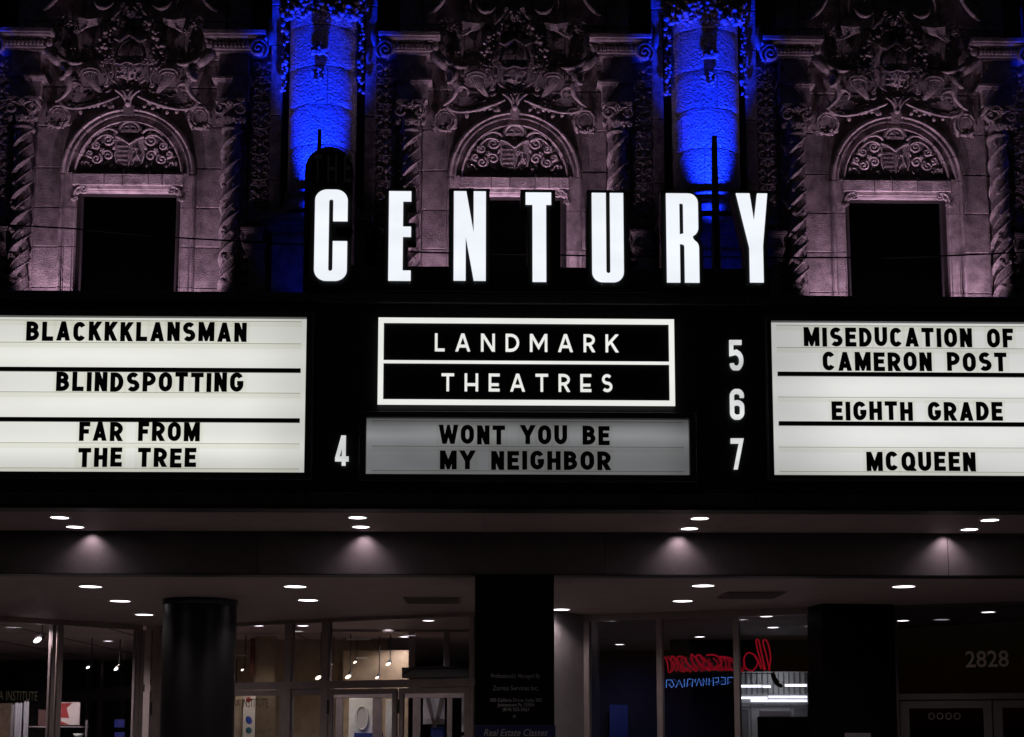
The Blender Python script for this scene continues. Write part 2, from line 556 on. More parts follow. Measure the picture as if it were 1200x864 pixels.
def U(s, pts): return [(s * p[0], p[1], p[2]) for p in pts]

def flower(mb, u, v, w, r, s=1):
    for k in range(5):
        a = 2 * PI * k / 5 + 0.3
        mb.blob((s * (u + math.cos(a) * r * 0.6), w, v + math.sin(a) * r * 0.6), (r * 0.42, r * 0.4, r * 0.42), 0, 7, 4)
    mb.blob((s * u, w + r * 0.3, v), r * 0.33, 0, 7, 4)

def leaf(mb, u, v, w, L, wd_, ang, s=1):
    """pointed leaf with a rib, from (u,v) in direction ang (image sense, 0 = right)"""
    du, dv = math.cos(ang), math.sin(ang)
    n = 6; vs = []
    for i in range(n + 1):
        t = i / n
        hw = wd_ * math.sin(PI * min(1, t * 0.93 + 0.07)) ** 0.7
        lift = math.sin(PI * t) * wd_ * 0.9
        cu = u + du * L * t; cv = v + dv * L * t
        for q, zz in ((-1, 0), (-0.45, 0.9), (0, 0.45), (0.45, 0.9), (1, 0)):
            vs.append((s * (cu - dv * hw * q), w + lift * 0.5 + zz * wd_ * 0.6 * math.sin(PI * min(t + 0.05, 1)), cv + du * hw * q))
    fs = []
    for i in range(n):
        for k in range(4):
            a = i * 5 + k; fs.append((a, a + 1, a + 6, a + 5))
    mb.add(vs, fs, True)

# --- wall backing
wb = MB()
hw = SP * 0.5 / S0
mbk = MB(); mbk.box((-11 * 1.0, 0.28, 4.3), (11.5, 0.6, 13.0))
mbk.build('wall_core', COREM, FAC)

rows = [-60, -15, 30, 75, 107, 153, 201, 247, 293, 340, 388, 436]
def zof(v, w=0): return F(0, w, v)[2]
# ashlar between the twisted columns and the arch (outer part of each bay)
def blocks_bay(xc, si):
    for s in (-1, 1):
        for a, b in zip(rows[:-1], rows[1:]):
            jit = random.uniform(-0.4, 0.4)
            z1, z0 = zof(a + 0.5), zof(b - 0.5)
            # wall block beside the opening
            u0, u1 = (78.5, 108)
            if a < 150: u0 = 60 if a < 100 else 66
            m1 = MB(); m1.cbox((min(s * u0, s * u1) * S0, -jit * S0, z0), (max(s * u0, s * u1) * S0, 0.27, z1), 0.008)
            yield 'stone_block', m1, xc
            m1 = MB(); m1.cbox((min(s * 108.8, s * 136) * S0, 0.03 - jit * S0, z0), (max(s * 108.8, s * 136) * S0, 0.27, z1), 0.008)
            yield 'stone_block', m1, xc
    # blocks above the arch, behind the relief
    for a, b in zip(rows[:5], rows[1:6]):
        cuts = [-60, -21, 20, 60] if rows.index(a) % 2 else [-60, -38, 0, 37, 60]
        for c0, c1 in zip(cuts[:-1], cuts[1:]):
            m1 = MB(); m1.cbox(((c0 + 0.5) * S0, random.uniform(-0.5, 0.5) * S0 + 0.004, zof(b - 0.5)), ((c1 - 0.5) * S0, 0.27, zof(a + 0.5)), 0.008)
            if a < 107 or True: yield 'stone_block', m1, xc

for xc in BAYX:
    for nm, m1, x in blocks_bay(xc, 0):
        if m1.v[0].z > 0:
            # keep blocks clear of the arch head
            zmin = min(v.z for v in m1.v)
            if nm == 'stone_block' and abs(m1.v[8].x) < 66 * S0 and zmin < zof(131): continue
            o = m1.build(nm, STONE, FAC); o.location = (x, 0, 0)

# spandrels round the arch head (cut to the curve)
def spandrel(s):
    mb = MB(); R = 79; cv = 208
    poly = [(s * 66, 152.5)]
    if True:
        pts = []
        for k in range(0, 13):
            a = rad(4 + 86 * k / 12)
            pts.append((s * R * math.cos(a), cv - R * math.sin(a)))
        poly = pts + [(0, 107.5), (s * 65.5, 107.5), (s * 65.5, 152.5), (s * 78.2, 152.5), (s * 78.2, 200)]
    w = 0.2
    m2 = MB(); m2.prism([(p[0], -p[1]) for p in poly], w, -20)
    m2.v = [Vector((v.x, v.y, -v.z)) for v in m2.v]
    return G(m2)

# --- arched window
def arch_window():
    root = empty('arched_window', (BAYX[1], 0, 0), parent=FAC)
    cv = 208
    def ringseg(prof, a0, a1, n=10):
        """prof: list of (radius, w) closed outline"""
        mb = MB(); vs = []; m = len(prof)
        for i in range(n + 1):
            a = a0 + (a1 - a0) * i / n
            for r, w in prof: vs.append((r * math.cos(a), w, cv - r * math.sin(a)))
        fs = []
        for i in range(n):
            for k in range(m):
                fs.append((i * m + k, i * m + (k + 1) % m, (i + 1) * m + (k + 1) % m, (i + 1) * m + k))
        fs += [tuple(range(m - 1, -1, -1)), tuple(n * m + k for k in range(m))]
        mb.add(vs, fs)
        return G(mb)
    PRO = [(78.5, -16), (78.5, 5), (77.5, 7.5), (75.5, 8), (73.8, 6.5), (73.2, 4), (71.5, 4), (70.5, 6), (69, 6), (68.3, 1), (63.8, 0.5), (63.2, 3.6), (61.8, 4.4), (60.6, 3.4), (60.2, 0), (58.8, -0.5), (58, -4.5), (56.5, -4.5), (55.2, -7), (55, -16)]
    edges = [0, 23, 44, 64, 82, 98, 116, 136, 157, 180]
    for a, b in zip(edges[:-1], edges[1:]):
        ringseg(PRO, rad(a + 0.35), rad(b - 0.35)).build('voussoir', STONE, root)
    # keystone
    k = MB(); k.prism([(-6, -128), (6, -128), (4, -141), (-4, -141)], 14, 0); k.v = [Vector((v.x, v.y, -v.z)) for v in k.v]
    G(k).build('keystone', ORN, root)
    # jambs
    JP = [(79, -16), (79, 5), (78, 7.5), (76, 8), (74.3, 6.5), (73.8, 4), (72.5, 4), (72, 2.5), (63.5, 2), (62.5, 0.5), (61, 0), (61, -16)]
    jr = [208.5, 247, 293, 340, 388, 436]
    for s in (-1, 1):
        for a, b in zip(jr[:-1], jr[1:]):
            mb = MB(); m = len(JP)
            vs = [(s * r, w, vv) for vv in (a + 0.4, b - 0.4) for r, w in JP]
            fs = [(k_, (k_ + 1) % m, (k_ + 1) % m + m, k_ + m) for k_ in range(m)] + [tuple(range(m)), tuple(range(2 * m - 1, m - 1, -1))]
            mb.add(vs, fs); G(mb).build('jamb_stone', STONE, root)
    # lintel: stones with flared ends
    for a, b in ((-64, -27.3), (-26.7, -6), (-5.4, 24), (24.6, 40), (40.6, 64)):
        mb = MB(); w = random.uniform(5.2, 6.4)
        PB(mb, a, b, -12, w, 207.5, 220.5, c=0.006); PB(mb, a, b, -12, w - 3, 204, 207); mb.build('lintel_stone', STONE, root)
    for s in (-1, 1):
        mb = MB(); mb.prism([(s * 64.4, -206), (s * 71, -208), (s * 67, -212), (s * 64.4, -220)], 6, -12); mb.v = [Vector((v.x, v.y, -v.z)) for v in mb.v]
        G(mb).build('lintel_stone', STONE, root)
    mb = MB(); PB(mb, -61, 61, -12, 3, 221.2, 225.5); PB(mb, -60, 60, -12, 0, 225.6, 228); mb.build('lintel_moulding', STONE, root)
    # tympanum back
    mb = MB()
    mb.prism([(55.5 * math.cos(rad(a)), -(208 - 55.5 * math.sin(rad(a)))) for a in range(0, 181, 6)], -9, -18)
    mb.v = [Vector((v.x, v.y, -v.z)) for v in mb.v]
    G(mb).build('tympanum_panel', STONE, root)
    # corner brackets
    for s in (-1, 1):
        mb = MB()
        mb.tube(U(s, spiral(51, 226, 0.8, 4.6, 0, 1.4, 3)), 1.3)
        mb.tube(U(s, bez((50, 3, 222), (58, 4, 222), (62, 4, 226), (62, 3, 233))), [1.4, 1.6] )
        mb.tube(U(s, spiral(62, 237, 0.8, 4, -PI / 2, -1.3, 3)), 1.2)
        flower(mb, 62, 237, 4, 3, s); leaf(mb, 55, 226, 2, 9, 2.6, 0.9, s)
        G(mb).build('scroll_bracket', ORN, root)
    # window: dark frame and glass
    mb = MB()
    for a in ((-61, -12, 228.5, -54, -8, 436), (54, -12, 228.5, 61, -8, 436), (-53.9, -12, 228.5, 53.9, -8, 235)):
        mb.box(a[:3], a[3:])
    G(mb).build('window_frame', DARKFRAME, root)
    mb = MB(); mb.box((-54, -15, 235), (54, -13, 436)); G(mb).build('window_glass', DARKGLASS, root)
    # coat of arms
    mb = MB()
    sh = [(-15, 163), (-8, 166), (0, 171), (8, 166), (15, 163), (17, 168), (15.5, 176), (17, 186), (14, 196), (7, 202), (0, 205), (-7, 202), (-14, 196), (-17, 186), (-15.5, 176), (-17, 168)]
    mb.prism([(a, -b) for a, b in sh], 0, -10); mb.v = [Vector((v.x, v.y, -v.z)) for v in mb.v]
    for k_ in range(5):
        v = 175 + k_ * 5.2
        mb.box((-14 + (k_ == 4) * 3, -1, v), (-1.5, 1.6, v + 2.4))
    mb.tube([(-16, 1, 164), (-8, 2, 167), (0, 3, 173), (8, 2, 167), (16, 1, 164)], 1.5)
    mb.tube([(0, 1, 173), (0, 1.5, 204)], 0.9)
    mb.tube([(x, 0.5, v) for x, v in sh] + [(sh[0][0], 0.5, sh[0][1])], 1.0)
    mb.tube([(8, 1, 176), (9, 2, 186), (4, 1.5, 193)], 1.2); mb.tube([(9, 2, 184), (13, 1.5, 192)], 1.1); mb.blob((8, 1, 178), (2.6, 1.6, 2.2))
    for _ in range(14): mb.blob((random.uniform(3, 13), 1, random.uniform(175, 199)), random.uniform(0.7, 1.2), 0, 5, 4)
    G(mb).build('shield', ORN, root)
    mb = MB()
    mb.tube([(12 * math.cos(a), 2, 157 - 11 * math.sin(a)) for a in [rad(x) for x in range(0, 181, 12)]], 2.4)
    mb.tube([(7.5 * math.cos(a), 2, 157 - 6.5 * math.sin(a)) for a in [rad(x) for x in range(0, 181, 20)]], 0.9)
    mb.box((-10.5, -9, 156), (10.5, 3, 159.5)); mb.tube([(0, 2, 149), (0, 3, 156)], 1.3)
    mb.tube([(-4, 2, 152.5), (4, 2, 152.5)], 1.0); mb.blob((0, 2, 146), (2, 2, 2))
    tag(G(mb).build('crown', ORN, root), kind='stuff')
    for s in (-1, 1):
        mb = MB()
        mb.tube(U(s, bez((14, 1, 160), (20, 3, 152), (32, 3, 154), (38, 1, 163), 8)), [1.8, 1.0])
        mb.tube(U(s, bez((18, 1, 166), (26, 3, 158), (38, 2, 162), (44, 0, 178), 8)), [1.6, 1.0])
        for (cx, c_, r, a0, tn) in ((25, 168, 6.5, 0, 1.5), (38, 174, 5, 2, -1.4), (25, 186, 6.5, 3, 1.5), (38, 190, 6.5, 1, 1.5), (50, 196, 5, 2, -1.4), (46, 184, 4, 0, 1.3)):
            mb.tube(U(s, spiral(cx, c_, 0.7, r, a0, tn, 0.5)), [1.3, 1.7], 6)
        rs = random.Random(5)
        for k_ in range(44):
            uu = rs.uniform(19, 53); vv = rs.uniform(160, 203)
            if (uu) ** 2 + (208 - vv) ** 2 > 52 ** 2: continue
            leaf(mb, uu, vv, rs.uniform(-3, -0.5), rs.uniform(7, 12), rs.uniform(1.2, 2.2), rs.uniform(-2.6, 0.6), s)
        flower(mb, 31, 180, 2, 3.4, s); flower(mb, 44, 199, 1, 3.2, s); flower(mb, 21, 199, 1, 3, s)
        tag(G(mb).build('scrolled_leaves', ORN, root), kind='stuff')
    for s in (-1, 1): spandrel(s).build('spandrel_stone', STONE, root)
    return root

# --- cartouche relief over the arch
def cartouche():
    root = empty('cartouche', (BAYX[1], 0, 0), parent=FAC)
    # shield with arched hollow above
    mb = MB()
    n = 10
    vs = []; fs = []
    for j in range(n + 1):           # bulging lower shield
        v = 70 + 33 * j / n; t = j / n
        half = 15.5 * math.sqrt(max(0.02, 1 - max(0, (t - 0.35) / 0.66) ** 2))
        for i in range(9):
            q = -1 + 2 * i / 8
            vs.append((half * q, 15 + 9 * (1 - q * q * 0.8) * math.sin(PI * (0.1 + 0.85 * t)) - 3 * t, v))
    for j in range(n):
        for i in range(8):
            a = j * 9 + i; fs.append((a, a + 1, a + 10, a + 9))
    mb.add(vs, fs, True)
    rs = random.Random(3)
    for _ in range(42):
        uu = rs.uniform(-13, 13); vv = rs.uniform(72, 98)
        mb.blob((uu, 22.5 - abs(uu) * 0.3 - abs(vv - 82) * 0.12, vv), (rs.uniform(0.9, 1.8), 1.8, rs.uniform(0.9, 2.0)), rs.uniform(0, 3), 6, 4)
    mb.tube([(-15, 17, 78), (-8, 22, 80), (0, 24, 77), (8, 22, 80), (15, 17, 78)], 1.0)
    mb.tube([(0, 19, 66), (0, 24, 80), (0, 19, 101)], 0.9)
    G(mb).build('shield', ORN, root)
    mb = MB()
    mb.add([(15 * math.cos(rad(a)), 7, 70 - 17 * math.sin(rad(a))) for a in range(0, 181, 15)], [tuple(range(13))])
    mb.box((-15, 6, 70), (15, 7, 84))
    mb.tube([(16.5 * math.cos(rad(a)), 12, 70 - 20 * math.sin(rad(a))) for a in range(-20, 201, 12)], 2.0)
    mb.tube([(-18, 13, 50), (-12, 15, 53), (-6, 16, 49), (0, 17, 45), (6, 16, 49), (12, 15, 53), (18, 13, 50)], [1.3, 2.2, 2.4, 2.8, 2.4, 2.2, 1.3])
    for s in (-1, 1):
        mb.tube(U(s, spiral(19, 76, 1, 4, 0.5, 1.3, 15)), 1.2)
        mb.tube(U(s, bez((18, 14, 72), (22, 16, 82), (15, 16, 92), (20, 15, 98))), [1.5, 1.3])
        mb.tube(U(s, bez((26, 11, 76), (34, 13, 86), (20, 14, 92), (27, 12, 103))), [1.3, 1.4])
        mb.tube(U(s, spiral(27, 76, 0.8, 3.4, 1, 1.2, 12)), 1.1)
        mb.tube(U(s, spiral(26, 104, 0.8, 3.2, -1, -1.2, 12)), 1.1)
        mb.tube(U(s, bez((20, 14, 93), (19, 16, 102), (10, 16, 100), (8, 15, 108))), [1.9, 1.5])
        mb.tube(U(s, bez((13, 14, 100), (8, 17, 108), (3, 17, 106), (1, 16, 110))), 1.3)
    # fleur at foot
    for a in (-0.7, -0.25, 0.25, 0.7):
        mb.tube(bez((0, 13, 127), (a * 4, 16, 120), (a * 6, 18, 115), (a * 20, 18, 110), 7), [2.8, 1.5])
    mb.tube([(-10, 16, 108), (0, 17, 110), (10, 16, 108)], 1.6); mb.blob((0, 14, 125), (4, 5, 5))
    G(mb).build('scroll_frame', ORN, root)
    # wreath of fruit
    mb = MB(); rs = random.Random(11)
    for k in range(190):
        t = k / 189.0
        a = rad(-28 + 236 * t)
        cx = 34 * math.cos(a); c_ = 66 - 38 * math.sin(a)
        r = rs.uniform(1.2, 3.6)
        mb.blob((cx + rs.uniform(-5, 5), rs.uniform(4, 12), c_ + rs.uniform(-5, 5)), (r, r, r * rs.uniform(0.7, 1.2)), rs.uniform(0, 3), 6, 4)
    for k in range(40):
        a = rad(-20 + 220 * k / 39)
        leaf(mb, 34 * math.cos(a), 66 - 38 * math.sin(a), 5, 9, 2.2, rs.uniform(0, 6.28))
    for s in (-1, 1):
        for k in range(26):
            mb.blob((s * rs.uniform(22, 31), rs.uniform(3, 9), rs.uniform(52, 100)), rs.uniform(1, 2.2), 0, 6, 4)
    tag(G(mb).build('fruit_wreath', ORN, root), kind='stuff')
    # mask at the top
    mb = MB()
    mb.blob((0, 12, 20), (6, 6, 7), 0, 10, 7); mb.blob((0, 18, 21), (1.3, 2, 2.4)); mb.blob((0, 16.6, 24.6), (2.6, 1.2, 0.8))
    for s in (-1, 1):
        mb.blob((s * 2.4, 17, 17.8), (1.4, 1, 0.8)); mb.tube(U(s, [(0, 15, 13), (4, 15, 13), (8, 12, 17), (9, 10, 25)]), 1.7)
        mb.tube(U(s, bez((11, 9, 15), (14, 11, 18), (18, 11, 24), (24, 8, 29))), [3.2, 1.5])
        mb.tube(U(s, spiral(9, 11, 0.7, 3, 0, 1.2, 13)), 1.1)
    for _ in range(16): mb.blob((rs.uniform(-8, 8), rs.uniform(10, 15), rs.uniform(8, 13)), rs.uniform(1, 2), 0, 6, 4)
    tag(G(mb).build('mask', ORN, root), kind='stuff')
    for s in (-1, 1):
        # cornucopia: fluted horn with a cap
        mb = MB()
        for k in range(6):
            q = -1 + k * 0.4
            mb.tube(U(s, bez((45 + q * 7, 11 + 2 * (1 - q * q), 91 + abs(q) * 1.5), (44 + q * 5.5, 13, 99), (38 + q * 3, 13, 107), (31 + q * 1.0, 11, 115), 8)), [1.9, 0.8])
        mb.tube(U(s, [(45 + 12 * math.cos(rad(a)), 13, 91 - 6.5 * math.sin(rad(a))) for a in range(-8, 189, 14)]), 1.9)
        mb.tube(U(s, [(45 + 8.5 * math.cos(rad(a)), 14, 92 - 3.5 * math.sin(rad(a))) for a in range(0, 181, 20)]), 1.1)
        G(mb).build('cornucopia', ORN, root)
        # fluted wing shell above
        mb = MB()
        for k in range(9):
            q = k / 8
            mb.tube(U(s, [(35 + q * 3, 6, 26 + q * 7), (49 + q * 3, 11, 28 + q * 9), (62 - q * 3, 9, 26 + q * 15)]), [0.9, 1.3, 1.8])
        tag(G(mb).build('fluted_shell', ORN, root), kind='stuff')
        # putto
        mb = MB()
        mb.blob((s * 93, 14, 56), (5, 5.5, 6), 0, 9, 6)
        mb.tube(U(s, bez((93, 9, 62), (92, 12, 68), (86, 14, 74), (80, 12, 80), 8)), [4.4, 7, 7.4, 7, 6.6, 6.6, 6.2, 5.6, 4.6], 10)
        mb.tube(U(s, bez((88, 13, 66), (80, 16, 76), (66, 14, 82), (52, 11, 78), 9)), [4.2, 4.0, 3.8, 3.5, 3.3, 3.2, 3, 2.6, 2.2, 1.9], 8)
        mb.blob((s * 51, 11, 77), (2.4, 2, 1.8))
        mb.tube(U(s, bez((80, 10, 80), (66, 15, 84), (70, 17, 96), (79, 14, 97), 9)), [5.4, 5.4, 5.2, 5, 5, 4.4, 4, 3.8, 3.4, 2.8], 8)
        mb.tube(U(s, bez((76, 12, 88), (68, 15, 100), (64, 14, 108), (78, 12, 120), 9)), [5.2, 5.4, 5, 4.5, 4, 3.6, 3.2, 2.9, 2.5, 2.2], 8)
        mb.tube(U(s, [(78, 12, 120), (82, 14, 123), (84, 14, 124)]), [2.0, 1.4])
        for k in range(10): mb.blob((s * (93 + rs.uniform(-5, 5)), rs.uniform(12, 18), rs.uniform(49, 53)), rs.uniform(1.3, 2), 0, 6, 4)
        G(mb).build('putto', ORN, root)
        # flowing ribbon and sprays
        mb = MB()
        mb.tube(U(s, bez((80, 9, 119), (78, 12, 140), (46, 12, 132), (11, 13, 117), 14)), [1.6, 2.4, 2.6, 2.4, 2, 1.8, 1.6, 1.8, 2, 2, 2.2, 2.2, 2, 1.8, 1.4])
        mb.tube(U(s, bez((79, 7, 113), (74, 10, 131), (52, 10, 128), (34, 12, 118), 10)), 1.3)
        for k in range(7): leaf(mb, 54 - k * 4.2, 114 + 4 * math.sin(k), 7, 9, 2.0, PI + 0.5 + 0.35 * (k % 3), s)
        for k in range(5): leaf(mb, 44 - k * 5, 121, 8, 8, 1.8, 2.2 + 0.4 * (k % 2), s)
        for k in range(12):      # acanthus leaves springing from the ribbon
            t = k / 11.0; uu = 78 - 58 * t; vv = 124 + 8 * math.sin(t * 3.0)
            leaf(mb, uu, vv, 9, rs.uniform(6, 9), rs.uniform(1.8, 2.6), rs.choice((-1, 1)) * rs.uniform(1.6, 2.6) , s)
        for k in range(9):
            leaf(mb, 60 + 3 * math.sin(k), 84 + k * 3.4, 8, rs.uniform(7, 10), 2.3, rs.uniform(-0.6, 1.2), s)
        mb.tube(U(s, bez((70, 8, 104), (58, 12, 96), (50, 12, 108), (58, 9, 114), 9)), [1.2, 2.2, 2.4, 2.2, 2, 1.8, 1.5, 1.2, 1, 0.8])
        tag(G(mb).build('ribbon_scroll', ORN, root), kind='stuff')
        # ring wreath beside the arch
        mb = MB()
        mb.tube(U(s, [(82 + 12 * math.cos(rad(a)), 8, 141 - 12.5 * math.sin(rad(a))) for a in range(-30, 290, 15)]), [1.6 + 1.2 * (k % 3) / 2 for k in range(22)], 7)
        mb.tube(U(s, [(82 + 8.5 * math.cos(rad(a)), 9, 141 - 9 * math.sin(rad(a))) for a in range(0, 270, 18)]), 0.9)
        for k in range(14): leaf(mb, 74 + k * 1.4, 152 + 2 * math.sin(k * 2), 5, 8, 2.2, rs.uniform(-2.8, 0.2), s)
        for k in range(22):
            a = rad(-40 + 320 * k / 21); leaf(mb, 82 + 11 * math.cos(a), 141 - 11.5 * math.sin(a), 8, 6.5, 2.0, -a + 1.2, s)
        for k in range(16): mb.blob((s * rs.uniform(71, 95), rs.uniform(5, 10), rs.uniform(148, 155)), rs.uniform(1.1, 2.2), 0, 6, 4)
        tag(G(mb).build('ring_wreath', ORN, root), kind='stuff')
        # rosettes and fruit
        mb = MB()
        flower(mb, 75, 57, 8, 7, s); flower(mb, 74, 33, 7, 6, s); flower(mb, 64, 41, 8, 4.5, s); flower(mb, 80, 25, 7, 4, s)
        flower(mb, 84, 34, 5, 4, s); leaf(mb, 58, 60, 5, 8, 2.6, PI - 0.3 + 0.3, s)
        for k in range(18): mb.blob((s * rs.uniform(62, 88), rs.uniform(2, 8), rs.uniform(18, 62)), rs.uniform(1, 1.9), 0, 6, 4)
        tag(G(mb).build('rosettes', ORN, root), kind='stuff')
        # crescents and curved pediment foot above
        mb = MB()
        mb.tube(U(s, bez((45, 8, 5), (38, 11, 18), (28, 11, 16), (22, 8, 8), 8)), [0.8, 2.2, 3, 3.2, 3, 2.4, 1.8, 1.2, 0.8])
        mb.tube(U(s, bez((50, 6, 12), (54, 8, 4), (52, 7, -6), (46, 6, -12), 8)), 1.6)
        for k, (dw, dr) in enumerate(((0, 0), (5, 5.5), (9, 11))):
            mb.tube(U(s, bez((103 + dr * 0, 16 - dw, 17 - dr), (92, 18 - dw, 13 - dr), (84, 18 - dw, 4 - dr), (78, 16 - dw, -14 - dr), 9)), 3.3, 8)
        tag(G(mb).build('curved_pediment', ORN, root), kind='stuff')
    return root

# --- twisted column
def twisted_column():
    root = empty('twisted_column', (0, 0, 0), parent=FAC)
    cw = 9.0
    mb = MB(); n = 36; m = 170; v0, v1 = 152, 436
    vs = []
    for j in range(m + 1):
        v = v0 + (v1 - v0) * j / m
        for i in range(n):
            th = 2 * PI * i / n
            ph = (2 * th / (2 * PI) - v / 31.0) % 1.0       # two starts
            sw = min(1, (1 - ph) * 1.15) ** 0.6 * min(1, ph / 0.12)
            r = 6.2 + 5.6 * sw
            vs.append((r * math.cos(th), cw + r * math.sin(th), v))
    fs = []
    for j in range(m):
        for i in range(n):
            fs.append((j * n + i, j * n + (i + 1) % n, (j + 1) * n + (i + 1) % n, (j + 1) * n + i))
    mb.add(vs, fs, True)
    for st in (0, 0.5):
        pts = []
        for k in range(220):
            v = v0 + (v1 - v0) * k / 219
            th = (v / 31.0 + 0.14) * PI + st * 2 * PI
            pts.append((11.6 * math.cos(th), cw + 11.6 * math.sin(th), v))
        mb.tube(pts, 1.1, 5)
        pts = [(10.0 * math.cos(t_ := ((v0 + (v1 - v0) * k / 219) / 31.0 + 0.6) * PI + st * 2 * PI), cw + 10.0 * math.sin(t_), v0 + (v1 - v0) * k / 219) for k in range(220)]
        mb.tube(pts, 0.8, 5)
    rs = random.Random(4)
    for k in range(10):                      # little tied leaves in the hollows
        v = 163 + k * 31 * 0.9
        for (dx, a) in ((-6, 0.6), (5, 2.3)):
            leaf(mb, dx, v, cw + 8, 9, 2.2, a); flower(mb, dx, v, cw + 9.5, 2.6)
    G(mb, 20).build('shaft', ORN, root)
    mb = MB()
    prof = [(9, 156), (12, 153.5), (12.5, 151), (9, 149.5), (9.5, 146), (12, 130), (15, 126)]
    vs = []; n = 20
    for r, v in prof:
        for i in range(n): vs.append((r * math.cos(2 * PI * i / n), cw + r * math.sin(2 * PI * i / n), v))
    mb.add(vs, [(j * n + i, j * n + (i + 1) % n, (j + 1) * n + (i + 1) % n, (j + 1) * n + i) for j in range(len(prof) - 1) for i in range(n)], True)
    mb.box((-17, -2, 119.5), (17, cw + 14, 123.5)); mb.box((-15, -2, 123.6), (15, cw + 12, 126))
    for s in (-1, 1):
        mb.tube(U(s, spiral(12.5, 131, 0.8, 6, -PI / 2, 1.7, cw + 12)), [1.0, 1.7], 7)
        mb.tube(U(s, bez((2, cw + 13, 129), (4, cw + 14, 125), (9, cw + 13, 125), (13, cw + 12, 125))), 1.3)
        for a in (1.1, 1.57, 2.0): leaf(mb, s * 5 * (a - 0.9), 148, cw + 10, 14, 3.2, -a if s > 0 else -(PI - a))
        leaf(mb, s * 15, 146, cw + 6, 10, 3, -PI / 2)
    flower(mb, 0, 124, cw + 14, 4); leaf(mb, 0, 149, cw + 11, 16, 3.6, -PI / 2)
    for k in range(12): mb.blob((random.uniform(-13, 13), cw + 10 + random.uniform(0, 3), random.uniform(138, 148)), random.uniform(1, 2), 0, 6, 4)
    G(mb, 20).build('capital', ORN, root)
    return root

# --- entablature over the column: impost, cornice with dentils, volute (right-hand version, mirrored by s)
def cornice(s):
    root = empty('cornice', (0, 0, 0), parent=FAC)
    def B(mb, u0, u1, w0, w1, v0, v1): PB(mb, s * u0, s * u1, w0, w1, v0, v1, c=0.003)
    mb = MB(); B(mb, 102, 138, -16, 12, 99.5, 119); mb.build('impost_block', STONE, root)
    mb = MB(); B(mb, 99, 141, -16, 15, 95.4, 97.5); B(mb, 97, 143, -16, 18, 92.5, 95.2); B(mb, 100.5, 139.5, -16, 13.5, 97.7, 99.3); mb.build('impost_moulding', STONE, root)
    mb = MB(); B(mb, 103, 137, -16, 11, 66.5, 92.3); mb.build('impost_block', STONE, root)
    mb = MB()
    B(mb, 88, 160, -16, 27, 38, 42.5); B(mb, 90, 158, -16, 24, 42.7, 45.5); B(mb, 93, 156, -16, 18, 45.7, 49)
    B(mb, 98, 154, -16, 14, 49.2, 58.3); B(mb, 96, 156, -16, 17, 58.5, 61); B(mb, 99, 152, -16, 14, 61.2, 65); B(mb, 101, 150, -16, 12, 65.2, 66.3)
    mb.build('cornice_moulding', STONE, root)
    mb = MB()
    for k in range(12): B(mb, 99.5 + k * 4.5, 102.3 + k * 4.5, 13.5, 20, 53.2, 57.4); B(mb, 101 + k * 4.5, 103.2 + k * 4.5, 13.5, 17.5, 48.6, 51.2)
    tag(mb.build('dentils', STONE, root), kind='stuff')
    mb = MB()
    mb.tube(U(s, spiral(152, 59, 1, 11.5, 0.4, 2.1, 27, 25, 40)), [1.3, 1.9], 7)
    mb.blob((s * 152, 22, 59), (11, 3, 11), 0, 14, 6)
    vv = [(163.5, 22, 56), (166, 22, 44), (165, 20, 34), (160, 18, 24)]
    mb.tube(U(s, bez(*vv, n=9)), [2.2, 3.4, 4, 4.2, 4.0, 3.6, 3, 2.2, 1.4, 0.6], 8)
    G(mb).build('volute', ORN, root)
    return root

# --- carved candelabra strip (between u 137 and 165)
def relief_strip(s):
    root = empty('relief_strip', (0, 0, 0), parent=FAC)
    mb = MB(); mb.box((min(s * 137, s * 165), -20, 66), (max(s * 137, s * 165), -3, 262)); G(mb).build('strip_back', STONE, root)
    mb = MB(); c = 151
    for k, v in enumerate(range(78, 262, 30)):
        for t in (-1, 1):
            def T(pts): return [(s * (c + t * p[0]), p[1], p[2]) for p in pts]
            mb.tube(T(spiral(7, v + 2, 0.8, 4.6, PI, 1.5, -1, 0)), [0.9, 1.4], 6)
            mb.tube(T(bez((4, 0, v + 6), (13, 0, v + 6), (12, 0, v + 14), (5, 0, v + 16))), [1.4, 0.9])
            mb.tube(T(spiral(6, v + 20, 0.6, 3.8, -PI / 2, -1.4, -1, 0)), [0.8, 1.3], 6)
            mb.tube(T(bez((2, 0, v + 17), (10, 0, v + 18), (12, 0, v + 24), (9, 0, v + 29))), [1.0, 0.8])
            leaf(mb, s * c + s * t * 3, v + 12, -2, 8, 2, (-0.4 if s * t > 0 else PI + 0.4))
            mb.blob((s * (c + t * 11), -1, v + 10), (1.4, 1.4, 1.8), 0, 6, 4)
        mb.blob((s * c, 0, v + 3), (3, 2.4, 3.6), 0, 8, 5); mb.blob((s * c, 0, v + 11), (2, 2, 3.2), 0, 8, 5)
        mb.tube([(s * (c - 5), 0, v + 14.5), (s * c, 1, v + 15.5), (s * (c + 5), 0, v + 14.5)], 1.1)
        flower(mb, s * c, v + 22, 0, 3.6)
    tag(G(mb).build('scrollwork', ORN, root), kind='stuff')
    return root

